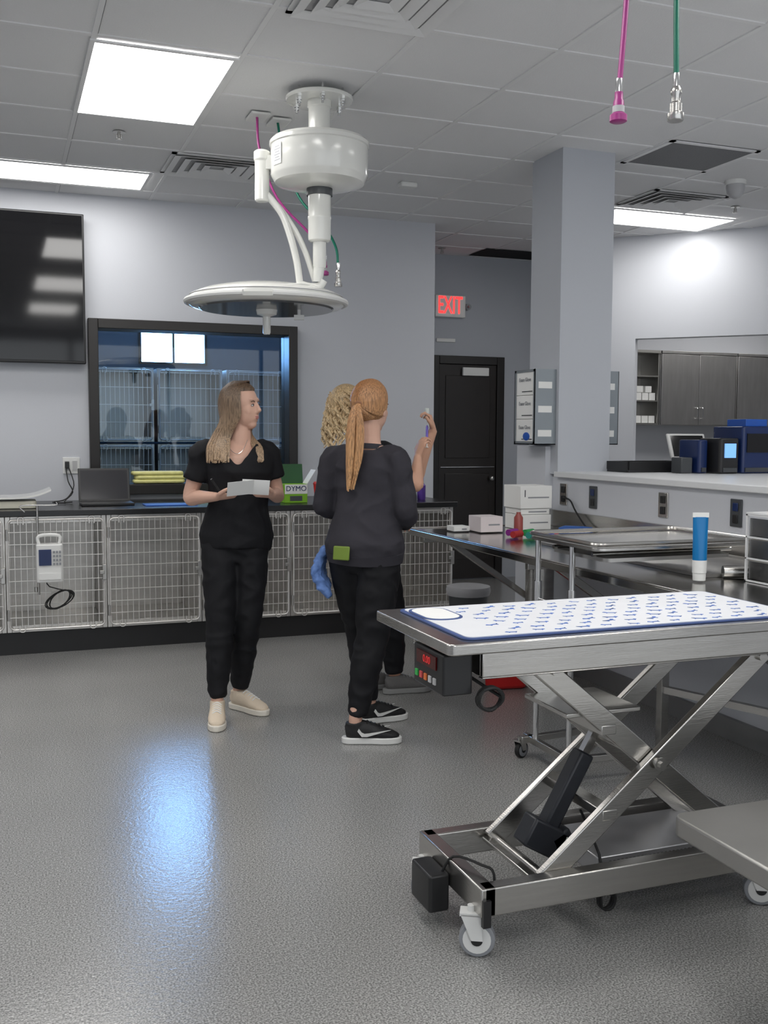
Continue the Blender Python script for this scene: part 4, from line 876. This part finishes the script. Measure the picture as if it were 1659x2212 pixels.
mk(MB().obox(pt1(-.005,.308,1.172),sd1*.062+V(0,0,.006),(fd1*.028+V(0,0,.034)),V(0,0,.0006)),'sheet',PAPER,parent=pp)
mk(MB().obox(pt1(.068,.303,1.176),sd1*.065-V(0,0,.004),(fd1*.028+V(0,0,.036)),V(0,0,.0006)),'sheet',PAPER,parent=pp)
mk(MB().cyl(pt1(-.10,.27,1.16),pt1(-.14,.29,1.215),.005),'pen',BLACK,label='black pen held in hand',cat='pen')
# ---- ponytail woman
f2=V(.72,.69,0).normalized(); sd2=V(f2.y,-f2.x,0)
J2=dict(hk=.975,head=(.02,.03,1.55),look=(.76,.65,-.04),brow=BR,wide=.008,
 shL=(-.160,0,1.325),elL=(-.215,.0,1.09),wrL=(-.10,.20,1.04),
 shR=(.160,0,1.325),elR=(.205,.02,1.07),wrR=(.12,.20,1.00),
 hipL=(-.085,0,.86),knL=(-.075,.12,.48),anL=(-.06,.18,.11),
 hipR=(.085,0,.86),knR=(.06,-.04,.48),anR=(.03,-.14,.11))
J2['handL']=(sd2*.5+f2*.9,V(0,0,-1)+sd2*.3,sd2*.8,(30,40,30),.9); J2['handR']=(-sd2*.4+f2*.9,V(0,0,-1)-sd2*.3,-sd2*.8,(30,40,30),.9)
SB=mat('shoe_black',(.012,.012,.013),.6,bump=.2,bscale=200)
O2=(1.60,4.50)
t2,pt2,hc,lk,up_,hs_,_=person('person in charcoal sweatshirt and black trousers with ginger ponytail',O2,(f2.x,f2.y),J2,SKIN,SWEAT,
 {'anR':((.92,-.30),SB,WHITE,BLACK,True),'anL':((.95,.1),SB,WHITE,BLACK,True)},1.0,toplong=True)
h=MB(); scalp(h,hc,lk,up_,hs_,1.0)
tie=hc+up_*.015-lk*.118; cc=hc+up_*.028-lk*.014
def onhead(d,k=1.03):
    return cc+hs_*d.x*.084*k+lk*d.y*.103*k+up_*d.z*.102*k
for i in range(120):
    a=2*math.pi*i/120
    s0=V(math.cos(a)*.95,.12+.25*max(0,math.sin(a)),math.sin(a)*.98)
    if s0.z<-.55: s0=V(s0.x*.8,-.45,-.75)
    e0=V(0,-1,-.1); P=[]
    for q in (0,.25,.5,.75,.95):
        d=(s0.normalized()*(1-q)+e0.normalized()*q).normalized(); P.append(onhead(d,1.01+.03*q))
    P.append(tie)
    lock(h,P,.009,.004,None,3,False)
bk=-V(f2.x,f2.y,0)
for i in range(46):
    o=V(random.uniform(-1,1),random.uniform(-1,1),0)
    L=random.uniform(.30,.41)
    lock(h,[tie+o*.006,tie+bk*.030+V(0,0,-.03)+o*.016,tie+bk*.040+V(0,0,-.12)+o*.030,tie+bk*.050+V(0,0,-.24)+o*.028,tie+bk*.045+V(0,0,-L)+o*.014-sd2*.02],.009,.007,sd2)
mk(h,'hair',hairmat('ginger_hair',(.36,.17,.07),(.60,.34,.16)),parent=t2)
mk(MB().lathe(tie-V(0,0,.004),[(.013,-.008),(.02,-.004),(.02,.004),(.013,.008)],16,axis=(bk+V(0,0,-.6))),'hair_tie',mat('tie_brown',(.3,.15,.08),.7),parent=t2)
mk(MB().obox(pt2(-.035,-.166,.885),sd2*.042,V(0,0,.032)+f2*.004,f2*.006),'card_holder',mat('olive_green',(.16,.24,.03),.6),parent=t2,bevel=.008)
bc=MB()
for k in range(7):
    o=-.185-.006*k; w0=.6+.4*math.sin(k*2.1)
    bc.loft(seclist([pt2(o,-.05+.018*k,.89),pt2(o-.025,-.07+.018*k,.83-.01*w0),pt2(o-.02-.01*w0,-.085+.018*k,.77),pt2(o+.015,-.095+.016*k,.71-.015*w0),pt2(o+.05,-.10+.012*k,.665)],[(.010,.012),(.016,.018),(.022,.020),(.020,.022),(.008,.010)]),f2,9)
mk(bc,'fabric_cloth',mat('blue_fabric',(.12,.22,.50),.8,bump=.6,bscale=40,var=.3,vscale=20),parent=t2,remesh=.005,smooth=1,wrinkle=.009,wsc=(30,30,22))
# ---- curly woman
f3=V(.96,-.15,0).normalized(); sd3=V(f3.y,-f3.x,0)
O3=(1.885,5.17)
J3=dict(hk=.985,head=(0,-.13,1.57),look=(.90,.35,.25),brow=BR,
 shL=(-.15,.03,1.34),elL=(-.14,.27,1.19),wrL=(-.06,.35,1.455),
 shR=(.15,.02,1.34),elR=(.16,.20,1.16),wrR=(.10,.225,1.315),
 hipL=(-.08,.0,.86),knL=(-.08,.03,.48),anL=(-.12,.0,.10),
 hipR=(.08,.0,.86),knR=(.03,.10,.48),anR=(-.02,.13,.10))
J3['handL']=(V(.0,0,1)-f3*.25,-f3*.8-sd3*.2,sd3*.9,(40,55,45),.95)
J3['handR']=(f3*.30+V(0,0,.95),f3*.9-sd3*.3,-sd3*.9,(30,50,40),.95)
t3,pt3,hc,lk,up_,hs_,_=person('person with curly blond hair raising a vial and syringe',O3,(f3.x,f3.y),J3,SKIN2,SCRUB,
 {'anR':((.98,-.05),mat('shoe_grey',(.16,.155,.15),.8,bump=.3,bscale=200),mat('sole_grey',(.30,.30,.29),.6),GREY,False),'anL':((.98,.1),mat('shoe_grey',(.16,.155,.15)),mat('sole_grey',(.3,.3,.29)),GREY,False)},.6)
h=MB(); scalp(h,hc,lk,up_,hs_,1.02)
for i in range(120):
    a=math.radians(60+240*random.random()); zz=random.uniform(-.02,.11)
    rr=math.sqrt(max(.05,1-(zz/.125)**2))
    s0=hc+up_*zz+lk*math.cos(a)*.095*rr+hs_*math.sin(a)*.085*rr-lk*.012
    dd=(lk*math.cos(a)+hs_*math.sin(a)); P=[]; ph0=random.random()*6; L=random.uniform(.12,.20)
    for j in range(9):
        q=j/8; e=s0+dd*(.014+.025*q)-V(0,0,L*q); P.append(e+(hs_*math.cos(ph0+j*1.9)+lk*math.sin(ph0+j*1.9))*.012)
    lock(h,P,.009,.007,dd,2)
mk(h,'hair',hairmat('curly_blond_hair',(.50,.35,.19),(.80,.62,.38)),parent=t3)
hl=pt3(*J3['wrL'])-f3*.035+V(0,0,.075)
vi=thing('medicine_vial',hl,'small glass medicine vial held upside down in raised hand','vial')
mk(MB().lathe(hl+V(0,0,-.01),[(.008,0),(.008,.01),(.013,.018),(.013,.05),(.011,.054)],16),'vial_glass',mat('vial_clear',(.7,.75,.7),.1,alpha=.6),parent=vi)
mk(MB().lathe(hl+V(0,0,-.018),[(.009,0),(.009,.009)],16),'vial_cap',mat('vial_cap_green',(.15,.3,.1),.4),parent=vi)
sy=thing('syringe',hl+V(0,0,-.13),'purple-tinted syringe drawing from the vial','syringe')
mk(MB().lathe(hl+V(0,0,-.13),[(.007,0),(.007,.07),(.003,.08)],14),'barrel',mat('syringe_purple',(.2,.15,.6),.3),parent=sy)
mk(MB().cyl(hl+V(0,0,-.05),hl+V(0,0,-.018),.0012),'needle',CHROME,parent=sy)
mk(MB().cyl(hl+V(0,0,-.17),hl+V(0,0,-.13),.003).cyl(hl+V(0,0,-.172),hl+V(0,0,-.168),.009),'plunger',WHITE,parent=sy)
# ------------------------------------------------------------------ world, camera
wd=bpy.data.worlds.new('World'); sc.world=wd; wd.use_nodes=True
wd.node_tree.nodes['Background'].inputs[0].default_value=(.90,.95,1.0,1); wd.node_tree.nodes['Background'].inputs[1].default_value=1.5
ph=math.atan2(830,2200); th=math.radians(4.37); r=.0045
F=V(math.sin(ph),math.cos(ph),0); R=V(math.cos(ph),-math.sin(ph),0); Z=V(0,0,1)
fw=F*math.cos(th)-Z*math.sin(th); Up=Z*math.cos(th)+F*math.sin(th)
cr=(R+Up*r).normalized(); cu=(Up-R*r).normalized()
cam=bpy.data.cameras.new('camera'); co=bpy.data.objects.new('camera',cam); bpy.context.collection.objects.link(co)
cam.sensor_fit='VERTICAL'; cam.sensor_height=36; cam.lens=2200/2212*36; cam.clip_start=.05
M=Matrix((( cr.x,cu.x,-fw.x,0),(cr.y,cu.y,-fw.y,0),(cr.z,cu.z,-fw.z,1.43),(0,0,0,1)))
co.matrix_world=M
sc.camera=co
sc.view_settings.view_transform='Standard'; sc.view_settings.look='None'; sc.view_settings.exposure=0
